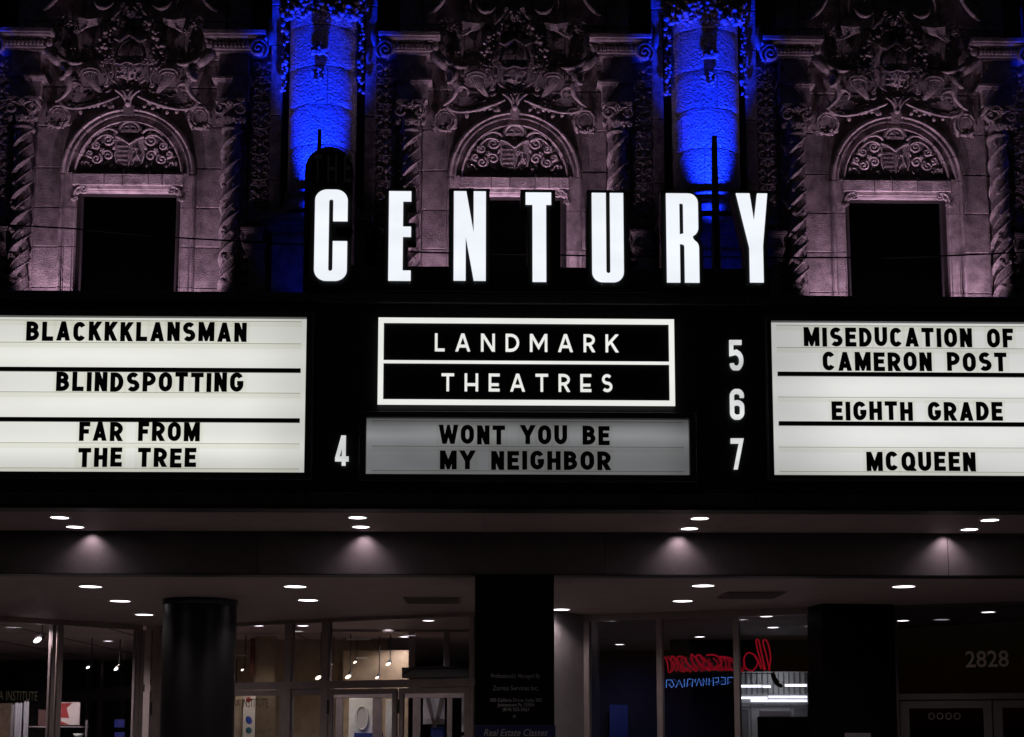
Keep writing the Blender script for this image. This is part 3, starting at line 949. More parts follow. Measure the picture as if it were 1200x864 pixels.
def console(s):
    root = empty('console_block', (0, 0, 0), parent=FAC)
    def B(mb, u0, u1, w0, w1, v0, v1): PB(mb, s * u0, s * u1, w0, w1, v0, v1, c=0.003)
    mb = MB(); B(mb, 138, 160, -16, 10, 274, 287); B(mb, 143, 164, -16, 7, 292, 436); mb.build('block', STONE, root)
    mb = MB(); B(mb, 135, 162, -16, 14, 268, 271); B(mb, 136.5, 161, -16, 12, 271.2, 273.8); B(mb, 138, 166, -16, 15, 287.2, 289.4); B(mb, 140, 165, -16, 12, 289.6, 291.8); mb.build('cap_moulding', STONE, root)
    mb = MB()
    for v in range(300, 430, 14):
        mb.tube([(s * p[0], p[1], p[2]) for p in spiral(140, v, 0.6, 4.4, 0, 1.5, 4)], [0.8, 1.3], 6)
    mb.tube(U(s, bez((134, 6, 270), (134, 9, 280), (137, 9, 290), (140, 6, 296))), [2.2, 1.2])
    tag(G(mb).build('side_scrolls', ORN, root), kind='stuff')
    return root

spans = arch_window(); cart = cartouche(); tcol = twisted_column()
tcol.location = (BAYX[1] - 121 * S0, 0, 0)
for k, xc in enumerate(BAYX):
    if k != 1:
        copy_tree(spans, FAC, (xc, 0, 0)); copy_tree(cart, FAC, (xc, 0, 0))
    for s in (-1, 1):
        if not (k == 1 and s == -1): copy_tree(tcol, FAC, (xc + s * 119.5 * S0, 0, 0))
for s in (-1, 1):
    for fn in (cornice, relief_strip, console):
        r = fn(s); r.location = (BAYX[0], 0, 0)
        copy_tree(r, FAC, (BAYX[1], 0, 0)); copy_tree(r, FAC, (BAYX[2], 0, 0))

# --- niche with blue-lit shaft; local centre = niche centre
def niche():
    root = empty('niche_column', (0, 0, 0), parent=FAC)
    NW = 4          # axis distance from wall plane, px
    def FN(u, w, v, wr=38):
        Y = YF - (w if wr is None else wr) * S0
        a = P(831 + u, v, Y); c = P(831, v, Y)
        return (a.x - c.x, -w * S0, c.z)
    js = [-62, -15, 33, 81, 126, 173, 222]
    R0 = 40
    for a, b in zip(js[:-1], js[1:]):
        # two half drums per course, alternate split
        mid = rs_.uniform(-0.3, 0.3) if (js.index(a) % 2) else 0.9
        for t0, t1 in ((-0.15, PI / 2 + mid - 0.008), (PI / 2 + mid + 0.008, PI + 0.15)):
            mb = MB(); n = 22; m = 10; vs = []
            for j in range(m + 1):
                v = a + 0.6 + (b - a - 1.2) * j / m
                inset = 0.5 if j in (0, m) else 0
                for i in range(n + 1):
                    th = t0 + (t1 - t0) * i / n
                    r = R0 - inset + rs_.uniform(-0.25, 0.25)
                    vs.append((r * math.cos(th), NW + r * math.sin(th) * 0.85, v))
            fs = [(j * (n + 1) + i, j * (n + 1) + i + 1, (j + 1) * (n + 1) + i + 1, (j + 1) * (n + 1) + i) for j in range(m) for i in range(n)]
            mb.add(vs, fs, True)
            # close top and bottom towards the axis
            o = len(mb.v)
            for row in (0, m):
                base = row * (n + 1)
                mb.add([vs[base + i] for i in range(n + 1)] + [(0, NW, vs[base][2])], [(i, i + 1, n + 1) for i in range(n)])
            mb.map(FN).build('drum_stone', ROUGH, root)
    # core
    mb = MB(); n = 24
    vs = [(38 * math.cos(PI * i / n), NW + 38 * 0.85 * math.sin(PI * i / n), v) for v in (-62, 222) for i in range(n + 1)]
    mb.add(vs, [(i, i + 1, n + 2 + i, n + 1 + i) for i in range(n)], True)
    mb.v = [Vector((v.x * 0.99, v.y, v.z)) for v in mb.v]; mb.map(FN).build('shaft_core', COREM, root)
    # base mouldings
    mb = MB(); prof = [(40, 222.5), (44, 224), (44, 228), (40, 231), (46, 236), (50, 243), (50, 250)]
    n = 24; vs = [(r * math.cos(PI * i / n), NW + r * 0.85 * math.sin(PI * i / n), v) for r, v in prof for i in range(n + 1)]
    mb.add(vs, [(j * (n + 1) + i, j * (n + 1) + i + 1, (j + 1) * (n + 1) + i + 1, (j + 1) * (n + 1) + i) for j in range(len(prof) - 1) for i in range(n)], True)
    mb.map(FN).build('base_moulding', STONE, root)
    # pedestal
    mb = MB(); PB(mb, -64, 64, -14, 46, 253, 262, 831, 0.006); PB(mb, -60, 60, -14, 42, 262.3, 266, 831); PB(mb, -58, 58, -14, 39, 266.3, 273, 831, 0.01); mb.build('pedestal_cap', STONE, root)
    mb = MB(); PB(mb, -53, -0.4, -14, 35, 273.5, 436, 831, 0.006); mb.build('pedestal_block', STONE, root)
    mb = MB(); PB(mb, 0.4, 53, -14, 35.3, 273.5, 436, 831, 0.006); mb.build('pedestal_block', STONE, root)
    # niche strips beside the shaft
    for s in (-1, 1):
        for a, b in ((-60, 12), (12, 58), (58, 140), (140, 215), (215, 268)):
            mb = MB(); u0, u1 = sorted((s * 48, s * 61)); PB(mb, u0, u1, -6, 2, a + 0.6, b - 0.6, 831, 0.006)
            mb.build('strip_stone', STONE, root)
    # fruit festoon round the top
    mb = MB(); rs = random.Random(9)
    def fruit(u, w, v, r):
        mb.blob((u, w, v), (r, r, r * rs.uniform(0.8, 1.15)), rs.uniform(0, 3), 8, 5)
    for k in range(300):
        th = rs.uniform(0.02, PI - 0.02)
        sag = abs(math.sin(2 * (th - PI / 2)))           # two swags
        v = rs.uniform(-8, 15) + 14 * sag
        r = rs.uniform(1.8, 4.4)
        rr = R0 + rs.uniform(0, 9)
        fruit(rr * math.cos(th), NW + rr * 0.85 * math.sin(th), v, r)
    for k in range(40):
        th = rs.uniform(0.3, PI - 0.3)
        leaf(mb, (R0 + 4) * math.cos(th), rs.uniform(-12, 22), NW + (R0 + 3) * 0.85 * math.sin(th), 9, 2.4, rs.uniform(0, 6.28))
    tag(mb.map(lambda u, w, v: FN(u, w, v, None)).build('fruit_festoon', ORN, root), kind='stuff')
    for s in (-1, 1):
        mb = MB()
        v = 20.0
        while v < 112:
            for q in range(3):
                fruit(s * (R0 + 4 + rs.uniform(-3.0, 3.5)), NW + 4 + rs.uniform(0, 8), v + rs.uniform(-3, 3), rs.uniform(1.4, 2.9))
            v += 4.5 if (int(v / 22) % 2) else 7
        tag(mb.map(lambda u, w, v: FN(u, w, v, None)).build('fruit_drop', ORN, root), kind='stuff')
    mb = MB()
    for k in range(34):
        t = rs.random()
        fruit(rs.uniform(-1, 1) * (8 - 4 * t), NW + R0 * 0.85 + rs.uniform(2, 11), 84 + t * 17, rs.uniform(1.5, 2.6))
    for k in range(7): leaf(mb, rs.uniform(-5, 5), 86, NW + R0 * 0.85 + 5, 9, 2.5, rs.uniform(0.2, 2.9))
    for k in range(18): fruit(rs.uniform(-9, 9), NW + R0 * 0.85 + rs.uniform(2, 8), rs.uniform(22, 33), rs.uniform(1.2, 2.3))
    tag(mb.map(lambda u, w, v: FN(u, w, v, None)).build('fruit_pendant', ORN, root), kind='stuff')
    mb = MB()   # leafy bracket projecting from the shaft
    f0 = NW + R0 * 0.85
    for k in range(26):
        t = rs.random(); fruit(rs.uniform(-7, 7), f0 + rs.uniform(2, 15), 62 + rs.uniform(-4, 5), rs.uniform(1.6, 3.2))
    for k in range(9): leaf(mb, rs.uniform(-5, 5), 60, f0 + rs.uniform(6, 13), 9, 2.8, rs.uniform(0.3, 2.8))
    mb.tube([(-10, f0 + 6, 69), (-4, f0 + 10, 66), (0, f0 + 12, 67), (5, f0 + 10, 66), (10, f0 + 5, 70)], [1.4, 2.6, 2.8, 2.6, 1.4], 7)
    tag(mb.map(lambda u, w, v: FN(u, w, v, None)).build('leaf_bracket', ORN, root), kind='stuff')
    return root
rs_ = random.Random(21)
nic = niche()
nic.location = (NICHX[2], 0, 0)
for k in (0, 1, 3): copy_tree(nic, FAC, (NICHX[k], 0, 0))

# --- facade floodlights, on the marquee roof behind the sign, plus an added throw spot
PINK = (1.0, 0.65, 0.95)
for k, xc in enumerate(BAYX):
    for dx, en in ((-1.1, 98), (0.05, 60), (1.1, 84)):
        spot('facade_floodlight', (xc + dx, 1.5, 6.86), (xc + dx * 0.5, YF, 8.5), en * (0.9, 1.15, 0.95)[k], PINK, 84, 0.8, 0.04)
    spot('facade_floodlight', (xc, 1.45, 6.88), (xc, YF - 0.1, 10.3), 215, PINK, 50, 0.9, 0.03)  # extra spot added per bay to brighten the cartouche
for k, xc in enumerate(NICHX):
    zb = zof(330, 80)
    spot('niche_floodlight', (xc - 0.05, YF - 0.98, zb + 0.1), (xc - 0.04, YF - 0.98 + 0.14, zb + 1.1), 4600, (0.004, 0.022, 1.0), 35, 0.75, 0.05)
    spot('niche_spill_light', (xc, 0.5, 6.8), (xc, YF - 0.3, 7.9), 22, (0.0, 0.02, 1.0), 52, 0.8, 0.1)

# --- cable across the facade
def cable(label, pts, r, grp=None):
    mb = MB(); mb.tube(pts, r, 6)
    tag(mb.build('power_cable', CABLE), label, 'cable', grp)
cable('thin black cable sagging across the window to the left of the glowing C', [P(-40, 262, 1.6), P(30, 265, 1.6), P(85, 268, 1.6), P(150, 274, 1.6), P(210, 279, 1.6), P(285, 283, 1.6), P(330, 286, 1.6), P(372, 287, 1.6)], 0.011)
cable('thin black cable running straight across the windows behind the glowing letters', [P(380, 291, 1.6), P(500, 296, 1.6), P(700, 300, 1.6), P(900, 302, 1.6), P(1050, 302, 1.6), P(1130, 299, 1.6), P(1240, 294, 1.6)], 0.011)

# =================================================================== MARQUEE
def zl(py, px=600, Y=0.0): return P(px, py, Y).z
ZT = zl(345); ZB = ZS
XL, XR = -9.0, 9.6
MQ = empty('theatre_marquee', (0, 0, ZS))
tag(MQ, 'long black theatre marquee canopy carrying the signs and letter boards', 'marquee')
def mq(name, a, b, m, c=None):
    mb = MB(); (mb.cbox(a, b, c) if c else mb.box(a, b)); return mb.build(name, m, MQ, (0, 0, ZS))
segs = [XL, P(-60, 450, 0).x, P(368, 450, 0).x, P(850, 450, 0).x + 0.2, XR]
segs = [XL, P(368, 450, 0).x + 0.02, P(897, 450, 0).x, XR]
for a, b in zip(segs[:-1], segs[1:]):
    mq('fascia_panel', (a + 0.004, 0.0, zl(577)), (b - 0.004, 0.25, zl(358)), BLACKM, 0.004)
bx = [XL, P(103, 345, 0).x - 3, P(364, 345, 0).x, P(880, 345, 0).x, XR]
for a, b in zip(bx[:-1], bx[1:]):
    mq('top_band', (a + 0.003, -0.035, zl(357)), (b - 0.003, 0.25, ZT), BANDM, 0.01)
    mq('bottom_band', (a + 0.003, -0.03, zl(594)), (b - 0.003, 0.25, zl(578)), BANDM, 0.01)
mq('drip_edge', (XL, -0.045, ZS), (XR, 0.25, zl(594) - 0.003), BLACKM)
mq('roof_deck', (XL, 0.26, ZT - 0.35), (XR, YF - 0.3, ZT - 0.25), BLACKM)
YB = Q(600, 626, ZS).y       # where the soffit meets the beam
for a, b in zip(range(-9, 9, 3), range(-6, 12, 3)):
    mq('soffit_panel', (a + 0.002, 0.252, ZS), (b - 0.002, YB - 0.2, ZS + 0.05), SOFFIT)
# beam with panel joints
jx = [XL - 3, P(-290, 650, YB).x, P(302, 650, YB).x, P(709, 650, YB).x, P(1111, 650, YB).x, XR + 3]
BM = empty('portico_beam', (0, YB, ZC))
tag(BM, 'deep dark painted beam under the marquee washed by four pools of light', 'beam')
for a, b in zip(jx[:-1], jx[1:]):
    mb = MB(); mb.cbox((a + 0.004, YB, ZC), (b - 0.004, YB + 0.3, ZS + 0.3), 0.003); mb.build('beam_panel', BEAMM, BM, (0, YB, ZC))
mb = MB(); mb.box((jx[0], YB - 0.012, ZC - 0.012), (jx[-1], YB + 0.3, ZC - 0.002)); mb.build('beam_edge', BLACKM, BM, (0, YB, ZC))
plain('ceiling', (-24, YB + 0.302, ZC), (24, 26, ZC + 0.08), SOFFIT)
plain('upper_wall', (-13, YB + 0.4, ZC + 0.1), (13, YF + 3, ZS + 0.1), BLACKM)

# recessed lights
def downlight(px, py, Z, label, grp, en=58, angle=150, r=0.11):
    p = Q(px, py, Z)
    root = empty('recessed_light', (p.x, p.y, Z))
    tag(root, label, 'light', grp)
    mb = MB(); n = 20
    mb.lathe([(0.001, Z - 0.012), (r * 0.6, Z - 0.011), (r, Z - 0.006)], (p.x, p.y), n); mb.build('lens', LENS, root, (p.x, p.y, Z))
    mb = MB(); mb.lathe([(r, Z - 0.004), (r, Z - 0.013), (r * 1.18, Z - 0.012), (r * 1.22, Z - 0.001)], (p.x, p.y), n); mb.build('trim_ring', TRIM, root, (p.x, p.y, Z))
    s = spot('downlight_beam', (p.x, p.y, Z - 0.02), (p.x, p.y, 0), en, (1.0, 0.9, 0.9), angle, 0.5, 0.05)
    return root
ML = [(70, 606, 'front', 'leftmost pair'), (88, 617, 'rear', 'leftmost pair'), (419, 606, 'front', 'second pair from the left'), (423, 617, 'rear', 'second pair from the left'),
      (820, 607, 'front', 'third pair from the left'), (808, 619, 'rear', 'third pair from the left'), (1160, 609, 'front', 'rightmost pair'), (1136, 620, 'rear', 'rightmost pair')]
for x, y, fr, pr in ML:
    downlight(x, y, ZS, f'glowing round light in the marquee soffit, {fr} one of the {pr}', 'round lights in the marquee soffit', angle=100)
for x in (108, 427, 795, 1106):
    p = P(x, 630, YB)
    spot('wall_washer', (p.x, YB - 0.13, ZS + 0.05), (p.x, YB - 0.08, ZC), 12, (1.0, 0.8, 0.87), 112, 1.0, 0.02)
CL = [(106, 687, 'near the left edge, farthest left of all'), (141, 704, 'left of the round column, second back'), (169, 720, 'close to the corner of the left shop window'),
      (346, 687, 'right of the round column, nearer of two'), (361, 703, 'right of the round column, farther of two'), (657, 714, 'partly hidden beside the square pillar'),
      (824, 686, 'in front of the right shop, nearer of two'), (800, 704, 'in front of the right shop, farther of two'), (1059, 687, 'alone in front of the dark pier at right'), (1192, 714 - 8, 'above the dark doors at the right edge')]
for x, y, d in CL[:-1]:
    downlight(x, y, ZC, f'glowing round ceiling light behind the beam, {d}', 'round lights in the ceiling', r=0.16)
# ceiling grilles
for x, y, d in ((507, 703, 'left of the square pillar'), (880, 697, 'right of the square pillar')):
    p = Q(x, y, ZC); root = empty('ceiling_grille', (p.x, p.y, ZC))
    tag(root, f'dark square air grille in the ceiling, {d}', 'grille', 'air grilles in the ceiling')
    mb = MB(); mb.box((p.x - 0.45, p.y - 0.45, ZC - 0.012), (p.x + 0.45, p.y + 0.45, ZC - 0.002)); mb.build('grille_plate', GRILM, root, (p.x, p.y, ZC))
    for k in range(9):
        mb = MB(); yy = p.y - 0.4 + k * 0.1; mb.box((p.x - 0.42, yy - 0.02, ZC - 0.03), (p.x + 0.42, yy + 0.005, ZC - 0.0125)); mb.build('blade', GRILM, root, (p.x, p.y, ZC))

# =================================================================== CENTURY letters
S1 = P(700, 280, -0.1).x - P(600, 280, -0.1).x; S1 /= 100
def rr(x0, x1, y0, y1, r, n=6):
    out = []
    for cx, cy, a in ((x1 - r, y0 + r, -90), (x1 - r, y1 - r, 0), (x0 + r, y1 - r, 90), (x0 + r, y0 + r, 180)):
        out += [(cx + r * math.cos(rad(a + 90 * i / n)), cy + r * math.sin(rad(a + 90 * i / n))) for i in range(n + 1)]
    return out
def arcp(cx, cy, rx, ry, a0, a1, n=8): return [(cx + rx * math.cos(rad(a0 + (a1 - a0) * i / n)), cy + ry * math.sin(rad(a0 + (a1 - a0) * i / n))) for i in range(n + 1)]
# image sense: y down, angles clockwise
Cpoly = [(38, 38)] + arcp(24, 13, 14, 13, 0, -90) + arcp(14, 13, 14, 13, -90, -180) + arcp(14, 97, 14, 13, 180, 90) + arcp(24, 97, 14, 13, 90, 0) + [(38, 62.5), (21.3, 62.5)] + arcp(18.8, 96, 2.5, 2.5, 0, 180, 6) + arcp(18.8, 14, 2.5, 2.5, 180, 360, 6) + [(21.3, 38)]
Ccase = [(43, 45)] + arcp(27, 12, 16, 18, 0, -90) + arcp(10, 12, 16, 18, -90, -180) + arcp(10, 99, 16, 17, 180, 90) + arcp(27, 99, 16, 17, 90, 0) + [(43, 56), (25, 56), (25, 45)]
Epoly = [(0, 0), (26, 0), (26, 12), (16.5, 12), (16.5, 43), (26, 43), (26, 55), (16.5, 55), (16.5, 96), (26, 96), (26, 108), (0, 108)]
Ecase = [(-5, -4), (31, -4), (31, 17), (22, 17), (22, 38), (31, 38), (31, 60), (22, 60), (22, 91), (31, 91), (31, 114), (-5, 114)]
Npoly = [(0, 0), (14.5, 0), (23.2, 50), (23.2, 0), (37.5, 0), (37.5, 108), (23.5, 108), (14, 55), (14, 108), (0, 108)]
Ncase = [(-6, -4), (42, -4), (42, 114), (-6, 114)]
Tpoly = [(0, 0), (30, 0), (30, 14.5), (24, 14.5), (24, 108), (8, 108), (8, 14.5), (0, 14.5)]
Tcase = [(-6, -4), (35, -4), (35, 19), (30, 19), (30, 114), (2, 114), (2, 19), (-6, 19)]
Upoly = [(0, 0), (16.5, 0), ] + arcp(18.9, 95, 2.4, 2.4, 180, 0, 6) + [(21.3, 0), (37, 0)] + arcp(25, 96, 12, 12, 0, 90) + arcp(12, 96, 12, 12, 90, 180)
Ucase = [(-6, -4), (42, -4), (42, 114), (-6, 114)]
Rp1 = [(0, 0), (15.5, 0), (15.5, 108), (0, 108)]
Rp2 = [(15.5, 0), (26, 0)] + arcp(26, 12, 11.5, 12, -90, 0) + arcp(28, 42, 9.5, 10, 0, 70, 5) + [(31, 54.5)] + arcp(28, 66, 10, 10, -60, 0, 4) + [(38, 108), (21, 108), (21, 64), (20, 62), (15.5, 61), (15.5, 50), (20, 49), (20, 13.5), (19, 12), (15.5, 12)]
Rcase = [(-6, -4), (30, -4), (42, 5), (43, 45), (39, 54), (43, 64), (43, 114), (-6, 114)]
Ypoly = [(0, 0), (16, 0), (20.7, 34), (25, 0), (37, 0), (30.7, 64), (30.7, 108), (14.7, 108), (14.7, 66)]
Ycase = [(-5, -4), (42, -4), (36, 62), (36, 114), (9, 114), (9, 66)]
LET = [('C', 369.5, 222, [Cpoly], Ccase, 1), ('E', 456, 224, [Epoly], Ecase, 2), ('N', 532, 224, [Npoly], Ncase, 3), ('T', 616, 225.5, [Tpoly], Tcase, 4),
       ('U', 693.5, 226, [Upoly], Ucase, 5), ('R', 780.5, 226.5, [Rp1, Rp2], Rcase, 6), ('Y', 862.5, 226.5, [Ypoly], Ycase, 7)]
ordn = ['', 'first', 'second', 'third', 'fourth', 'fifth', 'sixth', 'seventh', 'eighth', 'ninth', 'tenth', 'eleventh', 'twelfth', 'thirteenth', 'fourteenth', 'fifteenth', 'sixteenth']
for ch, x0, y0, polys, case, idx in LET:
    p0 = P(x0, y0, -0.1); zb = ZT + 0.24
    root = empty('channel_letter', (p0.x, -0.1, p0.z - 110 * S1))
    tag(root, f'tall glowing white capital {ch} in black casing, {ordn[idx]} of seven letters on the marquee', 'sign letter', 'glowing letters standing on the marquee')
    org = (p0.x, -0.1, p0.z - 110 * S1)
    k = 108.0 / 108
    mb = MB()
    for pl in polys: mb.prism([(p0.x + a * S1, p0.z - b * S1) for a, b in pl], -0.1, -0.08)
    mb.build('lit_face', FACEM, root, org)
    mb = MB(); mb.prism([(p0.x + a * S1, p0.z - b * S1) for a, b in case], -0.078, 0.14); mb.build('casing', CASEM, root, org)
    mb = MB()
    # raised black return around the face
    for pl in polys[:1]:
        pass
    for q in (0.3, 0.7):
        mb.blob((p0.x + q * 36 * S1, -0.09, p0.z - 111.5 * S1), 0.006)
    mb.build('drain_screw', WHITEG, root, org)
# raceway behind/below the letters
xa, xb = P(364, 330, 0).x, P(902, 330, 0).x
mb = MB(); mb.cbox((xa, -0.06, ZT + 0.005), (xb, 0.16, zl(313, 640, -0.06)), 0.01)
tag(mb.build('sign_raceway', CASEM), 'black raceway box carrying the seven glowing letters on the marquee top', 'sign base')

# THE sign
org = (P(385, 225, 0.4).x, 0.4, P(385, 225, 0.4).z)
TH = empty('dome_sign', org); tag(TH, 'small unlit black dome-topped sign reading THE above the glowing C', 'sign')
cx, zt, zb_, wx = org[0], P(385, 172, 0.4).z, ZT, 28 * S1 * 1.03
mb = MB()
pl = [(cx - wx, zb_)] + [(cx + wx * math.cos(rad(a)), P(385, 200, 0.4).z + (zt - P(385, 200, 0.4).z) * math.sin(rad(a))) for a in range(180, -1, -12)] + [(cx + wx, zb_)]
mb.prism(pl, 0.4, 0.7); mb.build('sign_box', CASEM, TH, org)
for ch, xx, w in (('T', 367.5, 9), ('H', 383.5, 11.5), ('E', 403, 9)):
    p = P(xx, 214, 0.39); h = (P(xx, 182, 0.39).z - p.z)
    W, _ = glyph(ch, 0.13, 'marquee')
    g, _ = glyph_mb(ch, 0.13, 'marquee', p.x, p.z, h, w * S1 / (W * h), 0.385, 0.4)
    g.build('letter', WHITEG, TH, org)
# masts
def mast(px, pt, r0, label):
    a = P(px, pt, 0.75); mb = MB(); mb.tube([(a.x, 0.75, ZT - 0.25), (a.x, 0.75, a.z)], [r0, r0 * 0.45], 8)
    tag(mb.build('sign_mast', CASEM), label, 'mast')
mast(374.5, 152, 0.05, 'thin black spike standing above the dome-topped sign')
mast(837, 160, 0.075, 'tall tapered black mast between the glowing R and Y')

# =================================================================== LETTER BOARDS
BW = {'left': emit('left_board_light', (0.93, 0.935, 0.87), 0.93, 0.10, 1.6, (P(362, 460, 0).x, P(280, 460, 0).x, 0.78, zl(553), zl(530), 0.86), (0.80, 0.16, 0.16, [zl(418, 180), zl(474, 180), zl(524, 180)])),
      'right': emit('right_board_light', (0.93, 0.935, 0.91), 0.93, 0.10, 1.6, (P(900, 460, 0).x, P(1010, 460, 0).x, 0.74, zl(560), zl(535), 0.9), (0.74, 0.18, 0.2, [zl(455, 1050), zl(512, 1050)])),
      'middle': emit('middle_board_light', (0.95, 0.97, 1.0), 0.27, 0.35, 1.3, (P(812, 520, 0).x, P(770, 520, 0).x, 0.75, zl(493), zl(502), 0.6), (0.62, 0.5, 0.09, [zl(512)]))}
def board(which, x0, x1, yt, yb, label, fr=8, railx=None, rails=(), bars=(), barx=None):
    xa, xb = P(x0, 460, 0).x, P(x1, 460, 0).x
    pm = (max(0, x0) + min(1200, x1)) / 2
    zt, zb = zl(yt, pm, -0.05), zl(yb, pm, -0.13); s = S1 * fr
    org = ((xa + xb) / 2, -0.1, zb)
    root = empty('letter_board', org); tag(root, label, 'letter board')
    mb = MB(); mb.box((xa, -0.05, zb), (xb, -0.02, zt)); mb.build('lit_panel', BW[which], root, org)
    for nm, a, b in (('frame_rail', (xa - s, -0.13, zt), (xb + s, -0.003, zt + s * 0.9)), ('frame_rail', (xa - s, -0.13, zb - s), (xb + s, -0.003, zb)),
                     ('frame_rail', (xa - s, -0.128, zb + 0.001), (xa, -0.003, zt - 0.001)), ('frame_rail', (xb, -0.128, zb + 0.001), (xb + s, -0.003, zt - 0.001))):
        mb = MB(); mb.cbox(a, b, 0.006); mb.build(nm, BANDM, root, org)
    ra, rb = (P(railx[0], 460, 0).x, P(railx[1], 460, 0).x)
    for y in rails:
        z = zl(y, pm, -0.07)
        mb = MB(); mb.box((ra, -0.068, z - 0.06), (rb, -0.052, z)); mb.build('letter_rail', RAILM, root, org)
        mb = MB(); mb.box((ra, -0.074, z - 0.004), (rb, -0.0685, z + 0.002)); mb.build('rail_lip', RAILM2, root, org)
        for k in range(14):
            mbx = random.uniform(ra + 0.02, rb - 0.02)
    for y in bars:
        z = zl(y, pm, -0.095)
        mb = MB(); mb.box((ra, -0.095, z - 0.052), (rb, -0.07, z)); mb.build('divider_bar', LETM, root, org)
    return root, pm
RAILM2 = mat('dirty_rail_lip', (0.35, 0.34, 0.28), 0.6, noise=0.5, nscale=30)
RAILM2 = clear('dirty_rail_lip_clear', (0.7, 0.69, 0.62), 0.0, ior=1.1)
_, pmL = board('left', -230, 359.5, 373, 553, 'large backlit white letter board at the left end of the marquee', 8, (-225, 353), (376, 402, 460, 519.5, 549), (430.8, 489.5))
_, pmR = board('right', 903, 1560, 379, 557, 'large backlit white letter board at the right end of the marquee', 6, (910, 1555), (382, 408, 466, 524.5, 553), (436.3, 494.3))
_, pmC = board('middle', 430.6, 805.5, 491.5, 556, 'dim grey letter board under the black sign in the middle of the marquee', 8, (437, 799), (494, 523.5, 552), ())

def text_line(txt, x0, x1, yt, yb, where, lname, t=0.235, gap=0.15, space=0.62):
    pm = (x0 + x1) / 2
    xa, xb = P(x0, 460, -0.09).x, P(x1, 460, -0.09).x
    zt, zb = zl(yt, pm, -0.09), zl(yb, pm, -0.09); h = zt - zb
    tot = 0; n = len(txt)
    for i, ch in enumerate(txt):
        tot += space if ch == ' ' else glyph(ch, t, 'marquee')[0] + (gap if i < n - 1 else 0)
    sx = (xb - xa) / (tot * h)
    x = xa; i = 0
    for ch in txt:
        if ch == ' ': x += space * h * sx; continue
        i += 1
        dz = random.uniform(-0.005, 0.005); dy = random.uniform(-0.004, 0.0)
        w = glyph(ch, t, 'marquee')[0] * h * sx
        org = (x + w / 2, -0.09, zb)
        root = empty('marquee_letter', org)
        tag(root, f'black plastic letter {ch}, {ordn[i]} letter of the {lname} on the {where} letter board', 'letter', f'black letters on the {where} letter board')
        g, _ = glyph_mb(ch, t, 'marquee', x, zb + dz, h, sx, -0.092 + dy, -0.086 + dy)
        g.build('glyph', LETM, root, org)
        mb = MB(); mb.box((x - 0.035, -0.084 + dy, zb - 0.018 + dz), (x + w + 0.035, -0.081 + dy, zt + 0.022 + dz)); mb.build('clear_backing', ACRYL, root, org)
        x += w + gap * h * sx
text_line('BLACKKKLANSMAN', 28, 287.5, 377.5, 400, 'left', 'top line')
text_line('BLINDSPOTTING', 65.5, 285, 436.5, 459, 'left', 'second line')
text_line('FAR FROM', 94.5, 235.5, 495, 517.3, 'left', 'third line')
text_line('THE TREE', 94.5, 232, 525, 547.5, 'left', 'bottom line')
text_line('MISEDUCATION OF', 943.5, 1190, 384.3, 406.5, 'right', 'top line')
text_line('CAMERON POST', 965, 1181, 413, 435, 'right', 'second line')
text_line('EIGHTH GRADE', 974, 1174, 471, 493, 'right', 'third line')
text_line('MCQUEEN', 1013, 1140, 529.5, 552, 'right', 'bottom line')
text_line('WONT YOU BE', 515, 714, 498.7, 521, 'middle', 'top line')
text_line('MY NEIGHBOR', 516, 715, 528.5, 550.5, 'middle', 'bottom line')

# LANDMARK THEATRES sign
SIGNW = emit('framed_sign_light', (0.96, 0.97, 0.93), 0.92, 0.12, 2.0)
x0, x1 = P(443, 424, -0.08).x, P(790.5, 424, -0.08).x
zt, zb = zl(373.3, 616, -0.08), zl(475, 616, -0.08)
org = ((x0 + x1) / 2, -0.08, zb)
LS = empty('framed_sign', org)
tag(LS, 'black sign with glowing white border and two lines of white capitals above the grey board', 'sign')
mb = MB(); mb.box((x0 + 0.02, -0.07, zb + 0.02), (x1 - 0.02, -0.004, zt - 0.02)); mb.build('sign_panel', CASEM, LS, org)
t_ = 0.064; zm = zl(424.8, 616, -0.08)
for a, b in (((x0, zt - t_), (x1, zt)), ((x0, zb), (x1, zb + t_)), ((x0, zb + t_ + 0.0005), (x0 + t_, zt - t_ - 0.0005)), ((x1 - t_, zb + t_ + 0.0005), (x1, zt - t_ - 0.0005))):
    mb = MB(); mb.box((a[0], -0.085, a[1]), (b[0], -0.0705, b[1])); mb.build('lit_border', SIGNW, LS, org)
mb = MB(); mb.box((x0 + t_, -0.083, zm - 0.018), (x1 - t_, -0.0705, zm + 0.018)); mb.build('lit_divider', SIGNW, LS, org)
for txt, a, b, yt, yb in (('LANDMARK', 509.5, 725, 391.3, 412.3), ('THEATRES', 517.5, 717.5, 438, 459)):
    xa, xb = P(a, 424, -0.08).x, P(b, 424, -0.08).x; z1, z0 = zl(yt, 616, -0.08), zl(yb, 616, -0.08); h = z1 - z0; t = 0.16
    ws = [glyph(c, t, 'sign')[0] for c in txt]
    sx = 0.88
    gap = ((xb - xa) - sum(ws) * h * sx) / (len(txt) - 1); x = xa
    for c, w in zip(txt, ws):
        g, _ = glyph_mb(c, t, 'sign', x, z0, h, sx, -0.078, -0.0705); g.build('letter', SIGNW, LS, org); x += w * h * sx + gap

